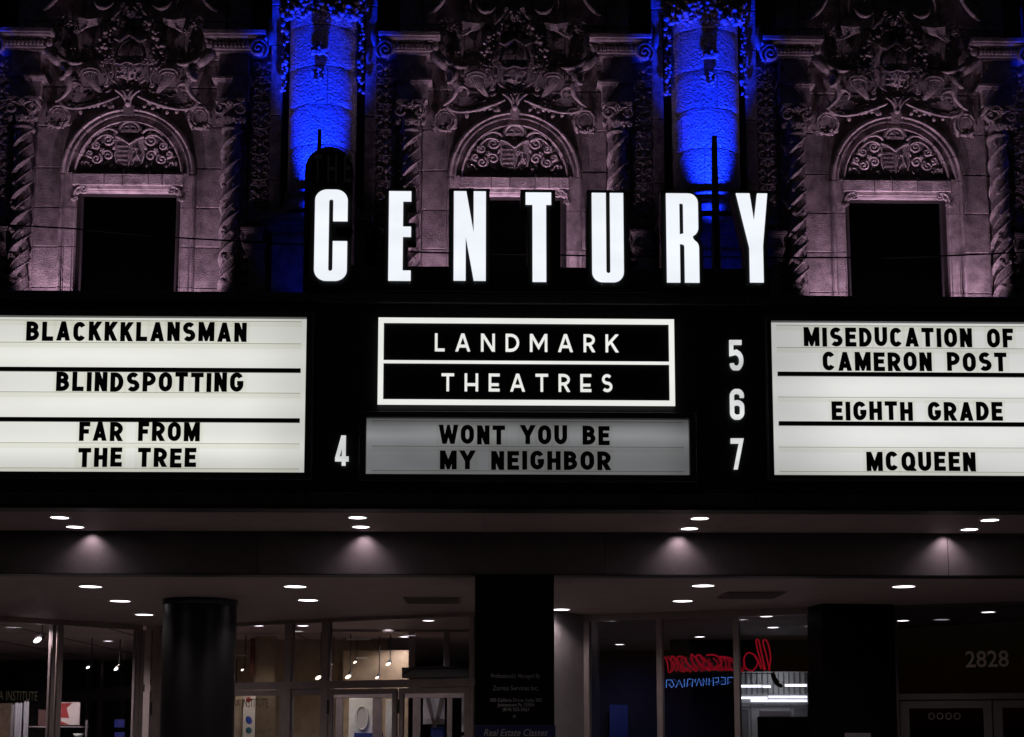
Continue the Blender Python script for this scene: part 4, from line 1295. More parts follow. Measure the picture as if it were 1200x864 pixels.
# numbers
NUMW = emit('number_light', (0.95, 0.96, 0.97), 0.85, 0.3, 6)
def number(ch, xa, xb, yt, yb, label):
    p = P(xa, yb, -0.05); q = P(xb, yt, -0.05); w = q.x - p.x; h = q.z - p.z
    D = {'4': [[(0.62, 0), (0.62, 1)], [(0.60, 1.05), (0.10, 0.24), (0.1, 0.22), (1.0, 0.22)]],
         '5': [[(0.9, 0.93), (0.13, 0.93), (0.13, 0.56), (0.5, 0.6)] + arc(0.5, 0.32, 0.36, 0.26, 80, -90) + arc(0.45, 0.22, 0.3, 0.16, -100, -180)],
         '6': [[(0.86, 0.72)] + arc(0.5, 0.78, 0.36, 0.15, 0, 180) + arc(0.5, 0.22, 0.36, 0.15, 180, 360) + arc(0.5, 0.42, 0.36, 0.13, 0, 170)],
         '7': [[(0, 0.91), (0.84, 0.91), (0.36, 0), (0.26, -0.2)]]}[ch]
    mb = MB(); k = 0
    for ln in D:
        for qd in ribbon_quads([(a * 0.55, b) for a, b in ln], 0.16):
            mb.prism([(p.x + v.x / 0.55 * w, p.z + v.y * h) for v in qd], -0.03 - 0.0002 * k, -0.002); k += 1
    tag(mb.build('number_sign', NUMW), label, 'number')
number('4', 393, 408.5, 510, 545, 'glowing white number 4 beside the grey letter board')
number('5', 856, 871, 398, 433, 'glowing white number 5 at the top of the stack of three numbers')
number('6', 856.5, 872, 455.5, 491, 'glowing white number 6 in the middle of the stack of three numbers')
number('7', 857.5, 871.5, 513, 549.5, 'glowing white number 7 at the bottom of the stack of three numbers')

# =================================================================== PILLARS
def fsign(txt, name, m, parent, origin, cx, z, y, h, shear=0, width=None, ext=0.002, bold=0.0, mirror=False, rz=0):
    cu = bpy.data.curves.new('t', 'FONT'); cu.body = txt; cu.size = 1; cu.extrude = 0.01; cu.align_x = 'CENTER'; cu.shear = shear; cu.offset = bold
    cu.resolution_u = 3
    o = bpy.data.objects.new('t', cu); C.objects.link(o)
    bpy.context.view_layer.update()
    me = bpy.data.meshes.new_from_object(o); bpy.data.objects.remove(o)
    xs = [v.co.x for v in me.vertices]; w0 = max(xs) - min(xs); xm = (max(xs) + min(xs)) / 2
    ys = [v.co.y for v in me.vertices]
    sc_ = h / 0.73
    sx = (width / w0) if width else sc_
    if mirror: sx = -sx
    for v in me.vertices:
        lx = (v.co.x - xm) * sx
        v.co = Vector((cx + lx * math.cos(rz), y + lx * math.sin(rz) - v.co.z * 0.2, z + v.co.y * sc_)) - Vector(origin)
    me.materials.clear(); me.materials.append(m)
    ob = bpy.data.objects.new(name, me); C.objects.link(ob); ob.parent = parent
    return ob

YP = YB + 0.02
pa, pb = P(556.5, 760, YP).x, P(649.5, 760, YP).x
org = ((pa + pb) / 2, YP, 0.13)
SPI = empty('square_pillar', org); tag(SPI, 'black square pillar with small grey lettering under the middle of the marquee', 'pillar')
mb = MB(); mb.cbox((pa, YP, 0.13), (pb, YP + (pb - pa), ZC - 0.015), 0.01); mb.build('pillar_shaft', PILLARM, SPI, org)
def zp(py): return P(603, py, YP).z
for txt, x0, x1, yb, hp in (('Professionally Managed By', 575.5, 633, 794.5, 5.2), ('Zamias Services Inc.', 577.5, 631, 809, 5.6), ('300 Galleria Drive; Suite 303', 574, 635, 822.5, 4.2),
                      ('Johnstown Pa 15904', 583, 626, 828, 4.2), ('(814) 535-3563', 589, 620, 833.5, 4.2), ('#', 601, 604.5, 841, 4)):
    a, b = P(x0, yb, YP).x, P(x1, yb, YP).x
    fsign(txt, 'lettering', GREYT, SPI, org, (a + b) / 2, zp(yb), YP - 0.002, zp(yb - hp) - zp(yb), width=b - a, bold=0.01)
bo = (org[0], YP - 0.02, 1.2)
BN = empty('blue_banner', bo); tag(BN, 'dark blue banner with pale italic lettering on the square pillar', 'banner')
mb = MB(); mb.cbox((P(557, 860, YP).x, YP - 0.03, 0.9), (P(651, 860, YP).x, YP - 0.002, zp(850)), 0.006); mb.build('banner_panel', NAVY, BN, bo)
fsign('Real Estate Classes', 'lettering', GREYT, BN, bo, (P(567, 860, YP).x + P(641.5, 860, YP).x) / 2, zp(862.5), YP - 0.032, zp(854) - zp(862.5), shear=0.3, width=P(641.5, 860, YP).x - P(567, 860, YP).x)

# round column
pc = Q(235, 703.5, ZC); rcol = (P(277, 760, pc.y).x - P(192, 760, pc.y).x) / 2
org = (pc.x, pc.y, 0.13)
RC = empty('round_column', org); tag(RC, 'thick round black column under the ceiling in front of the left shop', 'column')
mb = MB(); mb.lathe([(rcol, 0.13), (rcol, ZC - 0.09)], (pc.x, pc.y), 48); mb.build('column_shaft', COLM, RC, org)
mb = MB(); mb.lathe([(rcol, ZC - 0.088), (rcol + 0.012, ZC - 0.08), (rcol + 0.012, ZC - 0.005)], (pc.x, pc.y), 48); mb.build('column_collar', COLM, RC, org)

# =================================================================== SHOP FRONTS
class Seg:
    """a vertical plane through two ceiling points; local x along it"""
    def __init__(s, p0, p1):
        s.a = Q(p0[0], p0[1], ZC); s.b = Q(p1[0], p1[1], ZC)
        d = s.b - s.a; s.L = Vector((d.x, d.y)).length; s.ang = math.atan2(d.y, d.x)
        s.d = Vector((d.x, d.y, 0)).normalized(); s.n = Vector((s.d.y, -s.d.x, 0))   # n towards the street
        if s.n.y > 0: s.n = -s.n
    def hit(s, px, py, off=0):
        d = ray(px, py); o = s.a + s.n * off
        t = (o - CAM).dot(s.n) / d.dot(s.n)
        p = CAM + d * t
        return (p - s.a).dot(s.d), p.z
    def root(s, name, label, cat, t=0, group=None):
        e = empty(name, s.a + s.d * t + Vector((0, 0, 0.13 - ZC)), s.ang)
        e['t'] = t; tag(e, label, cat, group); return e
    def part(s, root, name, m, boxes, parent=None, t=None, off=None):
        """boxes in local (t0, o0, z0, t1, o1, z1); o = metres behind the plane; root's own frame"""
        mb = MB(); tt = root['t']
        for t0, o0, z0, t1, o1, z1 in boxes: mb.box((t0 - tt, o0, z0 - 0.13), (t1 - tt, o1, z1 - 0.13))
        return mb.build(name, m, parent or root)

ZF = 0.13
SA = Seg((-60, 717.9), (166, 733))
SB = Seg((174, 734.5), (557, 717.5))
SD = Seg((684, 721), (961, 711.5))
SF = Seg((1048, 710), (1290, 702))

# left shop window
r = SA.root('left_shop_window', 'bronze framed shop window at the left with two tall panes', 'shop window')
tA = lambda x: SA.hit(x, 735)[0]
SA.part(r, 'header', BRONZE, [(-2, -0.05, ZC - 0.1, SA.L, 0.08, ZC - 0.002)])
for x0, x1 in ((60.5, 65), (67.5, 73.5), (159.5, 163.5), (164.5, 168.5)):
    SA.part(r, 'mullion', BRONZE, [(tA(x0), -0.05, ZF, tA(x1), 0.08, ZC - 0.101)])
for x0, x1 in ((-120, 60.5), (73.5, 159.5)):
    SA.part(r, 'glass_pane', GLASS, [(tA(x0), 0.0, ZF, tA(x1), 0.01, ZC - 0.101)])
SA.part(r, 'sill', BRONZE, [(tA(-120), -0.049, ZF, tA(60.4), 0.079, ZF + 0.12), (tA(73.6), -0.049, ZF, tA(159.4), 0.079, ZF + 0.12)])
lt, lz = SA.hit(22, 818)
o = fsign('A INSTITUTE', 'lettering', mat('olive_lettering', (0.16, 0.16, 0.1), 0.6), r, (0, 0, 0), 0, 0, 0, 0.18, width=1.0)
for v in o.data.vertices: v.co = Vector((v.co.x * (tA(47) - tA(2)) + (tA(47) + tA(2)) / 2 - 0, -0.004 + v.co.y, v.co.z + SA.hit(22, 821)[1] - 0.13))

# middle entrance
r = SB.root('entrance_screen', 'bronze glazed entrance screen with doors between the round column and the square pillar', 'entrance')
tB = lambda x, y=760: SB.hit(x, y)[0]
zB = lambda y, x=450: SB.hit(x, y)[1]
zt0, zt1 = zB(806), zB(797)
SB.part(r, 'header', BRONZE, [(0, -0.05, ZC - 0.07, SB.L + 0.1, 0.08, ZC - 0.002)])
SB.part(r, 'transom_bar', BRONZE, [(0, -0.055, zt0, SB.L + 0.1, 0.085, zt1)])
posts = [(170, 179), (181, 190), (264, 268), (335, 343), (378.5, 386.5), (551.5, 556)]
for x0, x1 in posts:
    SB.part(r, 'post', BRONZE, [(tB(x0), -0.05, zt1 + 0.001, tB(x1), 0.08, ZC - 0.071)])
    SB.part(r, 'post', BRONZE, [(tB(x0), -0.05, ZF, tB(x1), 0.08, zt0 - 0.001)])
for x0, x1 in ((190, 264), (268, 335), (343, 378.5), (386.5, 551.5)):
    SB.part(r, 'transom_pane', GLASS, [(tB(x0), 0.0, zt1 + 0.001, tB(x1), 0.01, ZC - 0.071)])
SB.part(r, 'side_pane', GLASS, [(tB(343), 0.0, ZF, tB(378.5), 0.01, zt0 - 0.12)])
SB.part(r, 'side_header', BRONZE, [(tB(343) + 0.002, -0.03, zt0 - 0.12, tB(378.5) - 0.002, 0.06, zt0 - 0.002)])
fr = 0.10
for x0, x1 in ((181, 264), (268, 335), (386.5, 467), (468.5, 551.5)):
    a, b = tB(x0), tB(x1); zt_ = zt0 - 0.015
    d = SB.part(r, 'door', BRONZE, [(a + 0.01, -0.04, ZF + 0.02, a + fr, 0.02, zt_), (b - fr, -0.04, ZF + 0.02, b - 0.01, 0.02, zt_), (a + fr, -0.039, zt_ - fr, b - fr, 0.019, zt_), (a + fr, -0.039, ZF + 0.02, b - fr, 0.019, ZF + 0.25)])
    SB.part(r, 'door_glass', GLASS, [(a + fr, -0.012, ZF + 0.25, b - fr, -0.004, zt_ - fr)], parent=d)
    SB.part(r, 'hinge', DARKFRAME, [(a - 0.012, -0.06, zt_ - 0.45, a + 0.03, -0.041, zt_ - 0.2)], parent=d)
    mb = MB(); mb.tube([(b - fr - 0.0, -0.09, ZF + 0.85), (b - fr, -0.09, ZF + 1.25)], 0.014, 8); mb.build('handle', TRIM, d)
o = fsign('EDA INSTITUTE', 'lettering', mat('dark_gold_lettering', (0.05, 0.04, 0.02), 0.6), r, (0, 0, 0), 0, 0, 0, 0.17, width=1.0)
for v in o.data.vertices: v.co = Vector((v.co.x * (tB(318) - tB(273)) + (tB(318) + tB(273)) / 2, -0.055 + v.co.y, v.co.z + SB.hit(295, 829)[1] - 0.13))

# grey return wall beside the pillar
SW = Seg((646, 715.5), (684, 720.8))
tag(SW.part(SW.root('side_wall', 'x', 'wall'), 'wall_panel', WALLM, [(-0.6, 0, ZF, SW.L, 0.2, ZC - 0.002)]).parent, 'narrow grey wall between the square pillar and the right shop window', 'wall')

# right shop window
r = SD.root('right_shop_window', 'pale bronze framed shop window with three panes and a red neon sign behind it', 'shop window')
tD = lambda x: SD.hit(x, 760)[0]
SD.part(r, 'header', BRONZE, [(0, -0.05, ZC - 0.12, SD.L, 0.08, ZC - 0.002)])
for x0, x1 in ((685, 691), (770, 776.5), (860, 866.5), (954.5, 962)):
    SD.part(r, 'mullion', BRONZE, [(tD(x0), -0.05, ZF, tD(x1), 0.08, ZC - 0.121)])
for x0, x1 in ((691, 770), (776.5, 860), (866.5, 954.5)):
    SD.part(r, 'glass_pane', GLASS, [(tD(x0), 0.0, ZF, tD(x1), 0.01, ZC - 0.121)])

# dark pier
SP_ = Seg((962.5, 707.5), (1047, 708.5))
r = SP_.root('dark_pier', 'wide black pier between the right shop window and the dark doors', 'pier')
SP_.part(r, 'pier_body', PILLARM, [(0, 0, ZF, SP_.L, 0.7, ZC - 0.002)])
a, z = SP_.hit(990, 859); b, _ = SP_.hit(1020, 859)
r2 = SP_.root('wall_plaque', 'small pale plaque low on the black pier', 'plaque', a)
SP_.part(r2, 'plaque_panel', WALLM, [(a, -0.02, z - 0.4, b, -0.002, z)])

# right dark doors
r = SF.root('dark_entrance', 'dark glazed double doors with grey house number above at the right edge', 'entrance')
tF = lambda x, y=760: SF.hit(x, y)[0]
zF_ = lambda y: SF.hit(1100, y)[1]
DBR = mat('dim_bronze', (0.12, 0.095, 0.1), 0.45, metal=0.3, noise=0.2)
SF.part(r, 'header', DBR, [(0, -0.05, ZC - 0.05, SF.L, 0.08, ZC - 0.002)])
SF.part(r, 'post', DBR, [(tF(1047), -0.05, ZF, tF(1052), 0.08, ZC - 0.051)])
SF.part(r, 'transom_bar', DBR, [(tF(1052) + 0.001, -0.05, zF_(820), SF.L, 0.08, zF_(813))])
SF.part(r, 'transom_pane', GLASS, [(tF(1052) + 0.001, 0, zF_(813) + 0.001, SF.L, 0.01, ZC - 0.051)])
for x0, x1 in ((1053, 1159.5), (1161, 1275)):
    a, b = tF(x0), tF(x1); zt_ = zF_(821.5)
    d = SF.part(r, 'door', DBR, [(a, -0.04, ZF + 0.02, a + 0.14, 0.02, zt_), (b - 0.13, -0.04, ZF + 0.02, b, 0.02, zt_), (a + 0.14, -0.039, zt_ - 0.12, b - 0.13, 0.019, zt_)])
    SF.part(r, 'door_glass', GLASS, [(a + 0.14, -0.012, ZF + 0.02, b - 0.13, -0.004, zt_ - 0.12)], parent=d)
o = fsign('2828', 'house_number', mat('number_vinyl', (0.55, 0.5, 0.5), 0.6), r, (0, 0, 0), 0, 0, 0, 1.0, width=1.0, bold=0.01)
w_ = tF(1181.5) - tF(1131); h_ = zF_(763) - zF_(782.5)
for v in o.data.vertices: v.co = Vector((v.co.x * w_ + (tF(1181.5) + tF(1131)) / 2, -0.006 + v.co.y * 0.1, v.co.z * h_ + zF_(782.5) - 0.13))
STICK = mat('faded_sticker', (0.14, 0.13, 0.13), 0.7)
for k, x in enumerate((1092, 1102, 1112, 1122)):
    t, z = SF.hit(x, 839.5)
    ring = [(t + 0.045 * math.cos(q * PI / 8), -0.05, z - 0.13 + 0.05 * math.sin(q * PI / 8)) for q in range(17)]
    dc = MB(); dc.tube(ring, 0.012, 5); dc.build('door_sticker', STICK, r)

# --- interiors
iw = empty('shop_interior', (0, 14, 0)); iw['kind'] = 'structure'; iw['label'] = 'rooms behind the shop windows'
def room(name, a, b, m):
    mb = MB(); mb.box(a, b); o = mb.build(name, m, iw, (0, 14, 0)); return o
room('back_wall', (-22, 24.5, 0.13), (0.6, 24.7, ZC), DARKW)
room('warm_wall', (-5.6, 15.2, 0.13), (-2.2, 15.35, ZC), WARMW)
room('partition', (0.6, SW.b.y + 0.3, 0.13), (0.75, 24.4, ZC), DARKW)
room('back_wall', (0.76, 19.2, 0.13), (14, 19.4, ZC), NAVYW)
mb = MB(); x0_, y0_, x1_, y1_ = SP_.b.x - 0.05, SP_.b.y + 0.8, 9.3, 19.1
mb.add([(x0_, y0_, 0.13), (x1_, y1_, 0.13), (x1_ + 0.15, y1_, 0.13), (x0_ + 0.15, y0_, 0.13), (x0_, y0_, ZC), (x1_, y1_, ZC), (x1_ + 0.15, y1_, ZC), (x0_ + 0.15, y0_, ZC)],
       [(0, 3, 2, 1), (4, 5, 6, 7), (0, 1, 5, 4), (1, 2, 6, 5), (2, 3, 7, 6), (3, 0, 4, 7)])
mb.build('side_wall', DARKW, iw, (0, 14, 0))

def at(px, py, Y): return P(px, py, Y)
# bright salon seen through the third pane
YS = 16.5
room('pale_wall', (at(868, 800, YS).x, YS, 0.13), (at(985, 800, YS).x, YS + 0.1, at(900, 787, YS).z), WHITEG)
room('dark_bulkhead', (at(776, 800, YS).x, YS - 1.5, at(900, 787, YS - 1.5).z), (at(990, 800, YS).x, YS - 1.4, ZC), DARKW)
TUBE = emit('fluorescent_tube', (0.85, 0.87, 1.0), 3.5)
for (x0, x1, y, d) in ((868, 892, 804.5, 'upper left tube'), (894, 903, 805, 'short upper middle tube'), (920, 946, 803.5, 'upper right tube'), (868, 899, 818, 'lower left tube'), (901, 946, 817, 'lower right tube'), (880, 946, 821.5, 'lowest long tube')):
    p = at(x0, y, YS - 0.25); q = at(x1, y, YS - 0.25)
    root = empty('strip_light', p); tag(root, f'white fluorescent strip light in the right shop, {d}', 'light', 'strip lights in the right shop')
    mb = MB(); mb.tube([p, (q.x, p.y, p.z)], 0.022, 8); mb.build('tube', TUBE, root, p)
    mb = MB(); mb.box((p.x - 0.02, p.y + 0.02, p.z + 0.01), (q.x + 0.02, p.y + 0.1, p.z + 0.05)); mb.build('holder', WHITEG, root, p)
p = at(888, 843, YS - 0.5); q = at(948, 900, YS - 0.5)
root = empty('black_board', (p.x, p.y, q.z)); tag(root, 'large black panel standing in the bright right shop', 'board')
mb = MB(); mb.cbox((p.x, p.y, 0.13), (q.x, p.y + 0.06, at(888, 840, YS - 0.5).z), 0.01); mb.build('panel', PILLARM, root, (p.x, p.y, q.z))
p = at(890, 833, YS - 0.15); q = at(926, 840, YS - 0.15)
root = empty('wall_frame', p); tag(root, 'grey framed panel on the pale wall behind the black panel', 'frame')
mb = MB(); mb.cbox((p.x, p.y, q.z), (q.x, p.y + 0.04, p.z), 0.01); mb.build('panel', WALLM, root, p)
spot('salon_lamp', (at(910, 800, YS - 0.6).x, YS - 1.0, 3.0), (at(910, 830, YS).x, YS, 2.2), 15, (0.9, 0.92, 1), 130, 0.8, 0.1)

PSL = mat('salon_trim_grey', (0.22, 0.22, 0.23), 0.5)
for (x0, x1, yt, yb, dd, nm) in ((866, 950, 824, 826, 0.12, 'ceiling_ledge'), (879, 882, 826, 900, 0.1, 'wall_edge'), (926, 929, 826, 900, 0.1, 'wall_edge'), (866, 878, 832, 900, 0.02, 'wall_recess'), (930, 950, 830, 900, 0.02, 'wall_recess')):
    a = at(x0, yt, YS - dd); b = at(x1, yb, YS - dd)
    room(nm, (a.x, YS - dd, max(0.13, b.z)), (b.x, YS - dd + 0.018, a.z), PSL)
for k in range(13):
    a = at(868 + k * 6.2, 788, YS - 0.05); b = at(870 + k * 6.2, 814, YS - 0.05)
    room('curtain_fold', (a.x, YS - 0.05, b.z), (b.x, YS - 0.02, a.z), PSL)
p = at(948, 788, YS - 1.2); root = empty('black_post', (p.x, YS - 1.2, 0.13)); tag(root, 'slim black post at the right side of the bright shop', 'post')
mb = MB(); mb.box((p.x - 0.045, YS - 1.22, 0.13), (p.x + 0.045, YS - 1.14, p.z)); mb.build('post_shaft', PILLARM, root, (p.x, YS - 1.2, 0.13))
p = at(905, 788, YS - 1.0); root = empty('lamp_arm', p); tag(root, 'black lamp arm hanging in front of the strip lights', 'lamp')
mb = MB(); mb.tube([p, at(907, 795, YS - 1.0), at(911, 801, YS - 1.0)], [0.05, 0.06, 0.07], 8); mb.build('arm', PILLARM, root, p)
mb = MB(); mb.blob(at(913, 803, YS - 1.0), (0.1, 0.06, 0.05), -0.5); mb.build('lamp_head', PILLARM, root, p)
# blue door in the first pane
YD = 18.8
p = at(714, 826, YD); q = at(736, 826, YD)
root = empty('blue_door', (p.x, YD, 0.13)); tag(root, 'plain blue door at the back of the right shop', 'door')
mb = MB(); mb.cbox((p.x, YD, 0.13), (q.x, YD + 0.06, p.z), 0.01); mb.build('door_leaf', BLUEP, root, (p.x, YD, 0.13))
spot('blue_shop_lamp', (p.x + 0.6, YD - 1.6, 3.2), (p.x + 0.6, YD, 1.4), 16, (0.25, 0.4, 1), 120, 0.8, 0.1)

# neon sign: red script above small blue capitals, seen from behind
RED = emit('red_neon', (1.0, 0.015, 0.05), 0.24); BLN = emit('blue_neon', (0.12, 0.32, 1.0), 0.75)
YN = SD.a.y + 0.5
BLN_REFL = emit('blue_neon_reflection', (0.08, 0.2, 0.8), 0.12)  # glow of the extra strokes added as the blue letters' reflection
RED_REFL = emit('red_neon_reflection', (0.8, 0.02, 0.05), 0.16)  # weaker red for the made-up reflected copy of the script
no = at(840, 790, YN)
NE = empty('neon_sign', no); tag(NE, 'red script neon sign with small blue letters beneath, seen through the middle pane', 'neon sign')
def ntube(pts, m, r, name):
    mb = MB(); mb.tube([at(x, y, YN) + Vector((0, random.uniform(-0.01, 0.01), 0)) for x, y in pts], r, 6); mb.build(name, m, NE, no)
def cv(pts, n=6):
    out = []
    P_ = [pts[0]] + pts + [pts[-1]]
    for i in range(1, len(P_) - 2):
        for k in range(n):
            t = k / n; a, b, c, d = P_[i - 1], P_[i], P_[i + 1], P_[i + 2]
            out.append(tuple(0.5 * (2 * b[j] + (c[j] - a[j]) * t + (2 * a[j] - 5 * b[j] + 4 * c[j] - d[j]) * t * t + (3 * b[j] - a[j] - 3 * c[j] + d[j]) * t ** 3) for j in range(2)))
    return out + [pts[-1]]
ntube(cv([(902, 786), (898, 768), (894, 752), (899, 752), (903, 770), (901, 786)]), RED, 0.014, 'red_neon_stroke')
ntube(cv([(896, 786), (890, 770), (886, 752), (889, 751), (893, 768), (897, 785)]), RED, 0.014, 'red_neon_stroke')
ntube(cv([(892, 784), (886, 770), (877, 765), (872, 772), (874, 783), (882, 786), (888, 777), (884, 768)]), RED, 0.014, 'red_neon_stroke')
ntube(cv([(870, 787), (862, 785), (846, 785), (832, 784), (822, 780), (816, 770), (820, 768), (828, 776), (838, 783), (846, 776), (838, 768), (828, 768)]), RED, 0.015, 'red_neon_stroke')
ntube(cv([(858, 775), (850, 772), (843, 770), (850, 770), (858, 772)]), RED, 0.013, 'red_neon_stroke')
ntube(cv([(832, 786), (824, 782), (814, 770), (810, 767), (812, 776), (818, 786)]), RED, 0.014, 'red_neon_stroke')
ntube(cv([(816, 787), (806, 778), (800, 770), (794, 771), (798, 780), (808, 787)]), RED, 0.014, 'red_neon_stroke')
ntube(cv([(802, 788), (796, 780), (790, 770), (786, 771), (790, 782), (784, 788), (782, 776), (779, 770)]), RED, 0.012, 'red_neon_stroke')
for pl in ([(781, 806), (781, 797), (787, 797), (790, 803), (787, 806), (784, 802)], [(792, 806), (796, 797), (800, 806)], [(802, 805), (802, 796)], [(805, 805), (806, 796), (810, 796)], [(811, 805), (812, 796), (815, 800), (815, 796)],
           [(816, 804), (819, 795), (822, 804)], [(824, 804), (824, 795), (828, 803), (828, 795)], [(831, 803), (831, 795)], [(836, 804), (836, 794)], [(838, 800), (842, 799), (842, 794), (838, 795)], [(845, 802), (850, 802), (850, 794), (845, 794)], [(853, 802), (853, 794), (859, 794)]):
    ntube(pl, BLN, 0.007, 'blue_neon_stroke')
for pl in ([(783, 803), (790, 796), (797, 803)], [(800, 799), (808, 803), (813, 797)], [(820, 797), (829, 802), (836, 796)], [(839, 803), (848, 797), (857, 800)]):  # faint blue strokes imitating the doubled reflection in the glazing
    ntube(pl, BLN_REFL, 0.012, 'blue_neon_stroke')
rz_ = random.Random(8)
for k in range(16):  # offset red strokes put in as the script's glass reflection
    x = 782 + k * 5.4
    ntube(cv([(x, 770 + rz_.uniform(-2, 3)), (x + rz_.uniform(1, 5), 777), (x + rz_.uniform(4, 9), 787 + rz_.uniform(-2, 1)), (x + 9, 778 + rz_.uniform(-3, 3))], 4), RED_REFL, 0.018, 'red_neon_stroke')
mb = MB(); mb.box((at(778, 766, YN + 0.08).x, YN + 0.06, at(800, 790, YN + 0.08).z), (at(906, 766, YN + 0.08).x, YN + 0.065, at(800, 789, YN + 0.08).z)); mb.build('hanger_rail', DARKFRAME, NE, no)

# interior track lights in the left shop and entrance
WARM = emit('warm_lamp', (1.0, 0.85, 0.65), 5.0); COOL = emit('white_lamp', (1.0, 0.97, 0.95), 6.0)
def track_head(px, py, Y, label, warm=False, r=0.06, en=0):
    r *= 0.72
    p = at(px, py, Y); root = empty('track_light', p); tag(root, label, 'light', 'track lights inside the shops')
    mb = MB(); mb.tube([p + Vector((0, 0.02, 0)), p + Vector((0.03, 0.16, 0.08))], [r, r * 0.8], 10); mb.build('lamp_body', DARKFRAME, root, p)
    mb = MB(); mb.blob(p + Vector((0, 0.0, -0.005)), (r * 1.15, r * 0.4, r * 0.6), 0.5); mb.build('bulb', WARM if warm else COOL, root, p)
    mb = MB(); mb.tube([p + Vector((0.03, 0.16, 0.08)), (p.x + 0.03, p.y + 0.16, ZC - 0.002)], 0.012, 6); mb.build('stem', DARKFRAME, root, p)
    if en: spot('track_beam', p + Vector((0, -0.08, -0.08)), p + Vector((0, 0.5, -2.5)) if en > 0 else p, abs(en), (1, 0.85, 0.65) if warm else (1, 0.95, 0.9), 120, 0.8, 0.04)
for i, (x, y, Y, w, r_, en, d) in enumerate([
        (44, 750, 10.2, 0, 0.10, 10, 'large white one near the ceiling in the left pane'), (103, 782, 14.5, 0, 0.05, 4, 'small one low in the second pane'), (136, 784, 15.0, 0, 0.06, 4, 'brightest small one in the second pane'),
        (284, 785, 13.5, 1, 0.04, 0, 'tiny one right of the round column'), (373, 794, 12.5, 1, 0.08, 12, 'bright one left of the wide transom pane'),
        (408, 793, 13.2, 1, 0.08, 12, 'bright warm one low at the left of the wide transom pane'), (416, 776, 14.0, 1, 0.05, 0, 'small one above the warm pair'),
        (455, 778, 13.2, 1, 0.07, 8, 'tall warm one in the middle of the wide transom pane'), (442, 794, 13.8, 1, 0.05, 0, 'half hidden one behind the transom bar'), (388, 779, 14, 1, 0.035, 0, 'tiny one at the left post'),
        (555 - 3, 780, 13.0, 1, 0.03, 0, 'tiny one beside the square pillar')]):
    track_head(x, y, Y, f'shop track spotlight, {d}', bool(w), r_, en)
# bars of the track and bulkhead, in the entrance
root = empty('lighting_track', at(420, 765, 13.6)); tag(root, 'thin white lighting track hanging inside the entrance', 'track')
mb = MB()
for x0, x1, y in ((406, 436, 749), (418, 430, 772), (276, 288, 769)):
    a = at(x0, y, 13.6); b = at(x1, y, 13.6); mb.box((a.x, 13.6, a.z), (b.x, 13.63, a.z + 0.03))
mb.build('rail', WHITEG, root, at(420, 765, 13.6))

# inside downlights seen through the glass; one added in place of a reflection
for x, y, d in ((726, 755, 'seen through the first pane of the right shop'), (820, 746, 'seen through the middle pane of the right shop'), (898, 722, 'added for a reflection in the third pane'), (906, 735, 'seen through the third pane, farther'),
                (1158, 717, 'seen through the pane above the dark doors, right'), (1058, 727, 'seen through the pane above the dark doors, left'),
                (30, 727, 'seen through the left shop pane'), (127, 751, 'seen through the second pane of the left shop'), (302, 733, 'seen just right of the round column'), (355, 733, 'seen through the narrow transom pane'),
                (455, 738, 'seen through the wide transom pane, centre'), (502, 727, 'seen through the wide transom pane, right'), (474, 746, 'small and far, seen through the wide transom pane')):
    q = Q(x, y, ZC)
    downlight(x, y, ZC, f'ceiling light inside the shops, {d}', 'ceiling lights inside the shops', en=1.5 if x > 1000 else (420 if x < 230 else 120 if x < 540 else 45), r=0.12)

# exit sign
p = at(188.5, 784, 13.2); root = empty('exit_sign', p); tag(root, 'small orange lit exit sign half hidden by the round column', 'exit sign')
a, b = at(184, 771, 13.2), at(205, 789, 13.2)
mb = MB(); mb.cbox((a.x, 13.2, b.z), (b.x, 13.27, a.z), 0.01); mb.build('lit_box', emit('exit_glow', (1.0, 0.42, 0.16), 1.2), root, p)
fsign('EXIT', 'lettering', mat('exit_red', (0.3, 0.01, 0.005), 0.5), root, p, (a.x + b.x) / 2, b.z + (a.z - b.z) * 0.25, 13.195, (a.z - b.z) * 0.5, width=(b.x - a.x) * 0.8, bold=0.03)

# items in the left shop
def thing_box(name, label, cat, px0, py0, px1, py1, Y, m, d=0.05, part='panel', zb=None, grp=None):
    a = at(px0, py0, Y); b = at(px1, py1, Y); z0 = zb if zb is not None else b.z
    root = empty(name, (a.x, Y, z0)); tag(root, label, cat, grp)
    mb = MB(); mb.cbox((a.x, Y, z0), (b.x, Y + d, a.z), min(0.008, d / 3)); mb.build(part, m, root, (a.x, Y, z0))
    return root, a, b
REDP = mat('red_print', (0.3, 0.03, 0.03), 0.5)
r, a, b = thing_box('red_poster', 'white poster with a red swoosh on a shelf in the left shop', 'poster', 70, 823, 93, 850, 11.5, mat('poster_white', (0.6, 0.5, 0.48), 0.5), 0.03)
mb = MB(); w = b.x - a.x; h = a.z - b.z
mb.prism([(a.x, a.z - 0.02), (a.x + 0.62 * w, a.z - 0.02), (a.x + 0.35 * w, a.z - 0.25 * h), (a.x + 0.5 * w, a.z - 0.68 * h), (a.x, a.z - 0.66 * h), (a.x + 0.1 * w, a.z - 0.4 * h)], 11.493, 11.499)
mb.prism([(a.x, a.z - 0.78 * h), (a.x + 0.5 * w, a.z - 0.97 * h), (a.x, a.z - 0.99 * h)], 11.493, 11.499)
mb.build('red_print', REDP, r, (a.x, 11.5, b.z))
r, a, b = thing_box('shelf', 'dark display shelf with a pale edge under the poster', 'shelf', 30, 851, 97, 853, 11.45, WALLM, 0.4, 'shelf_board')
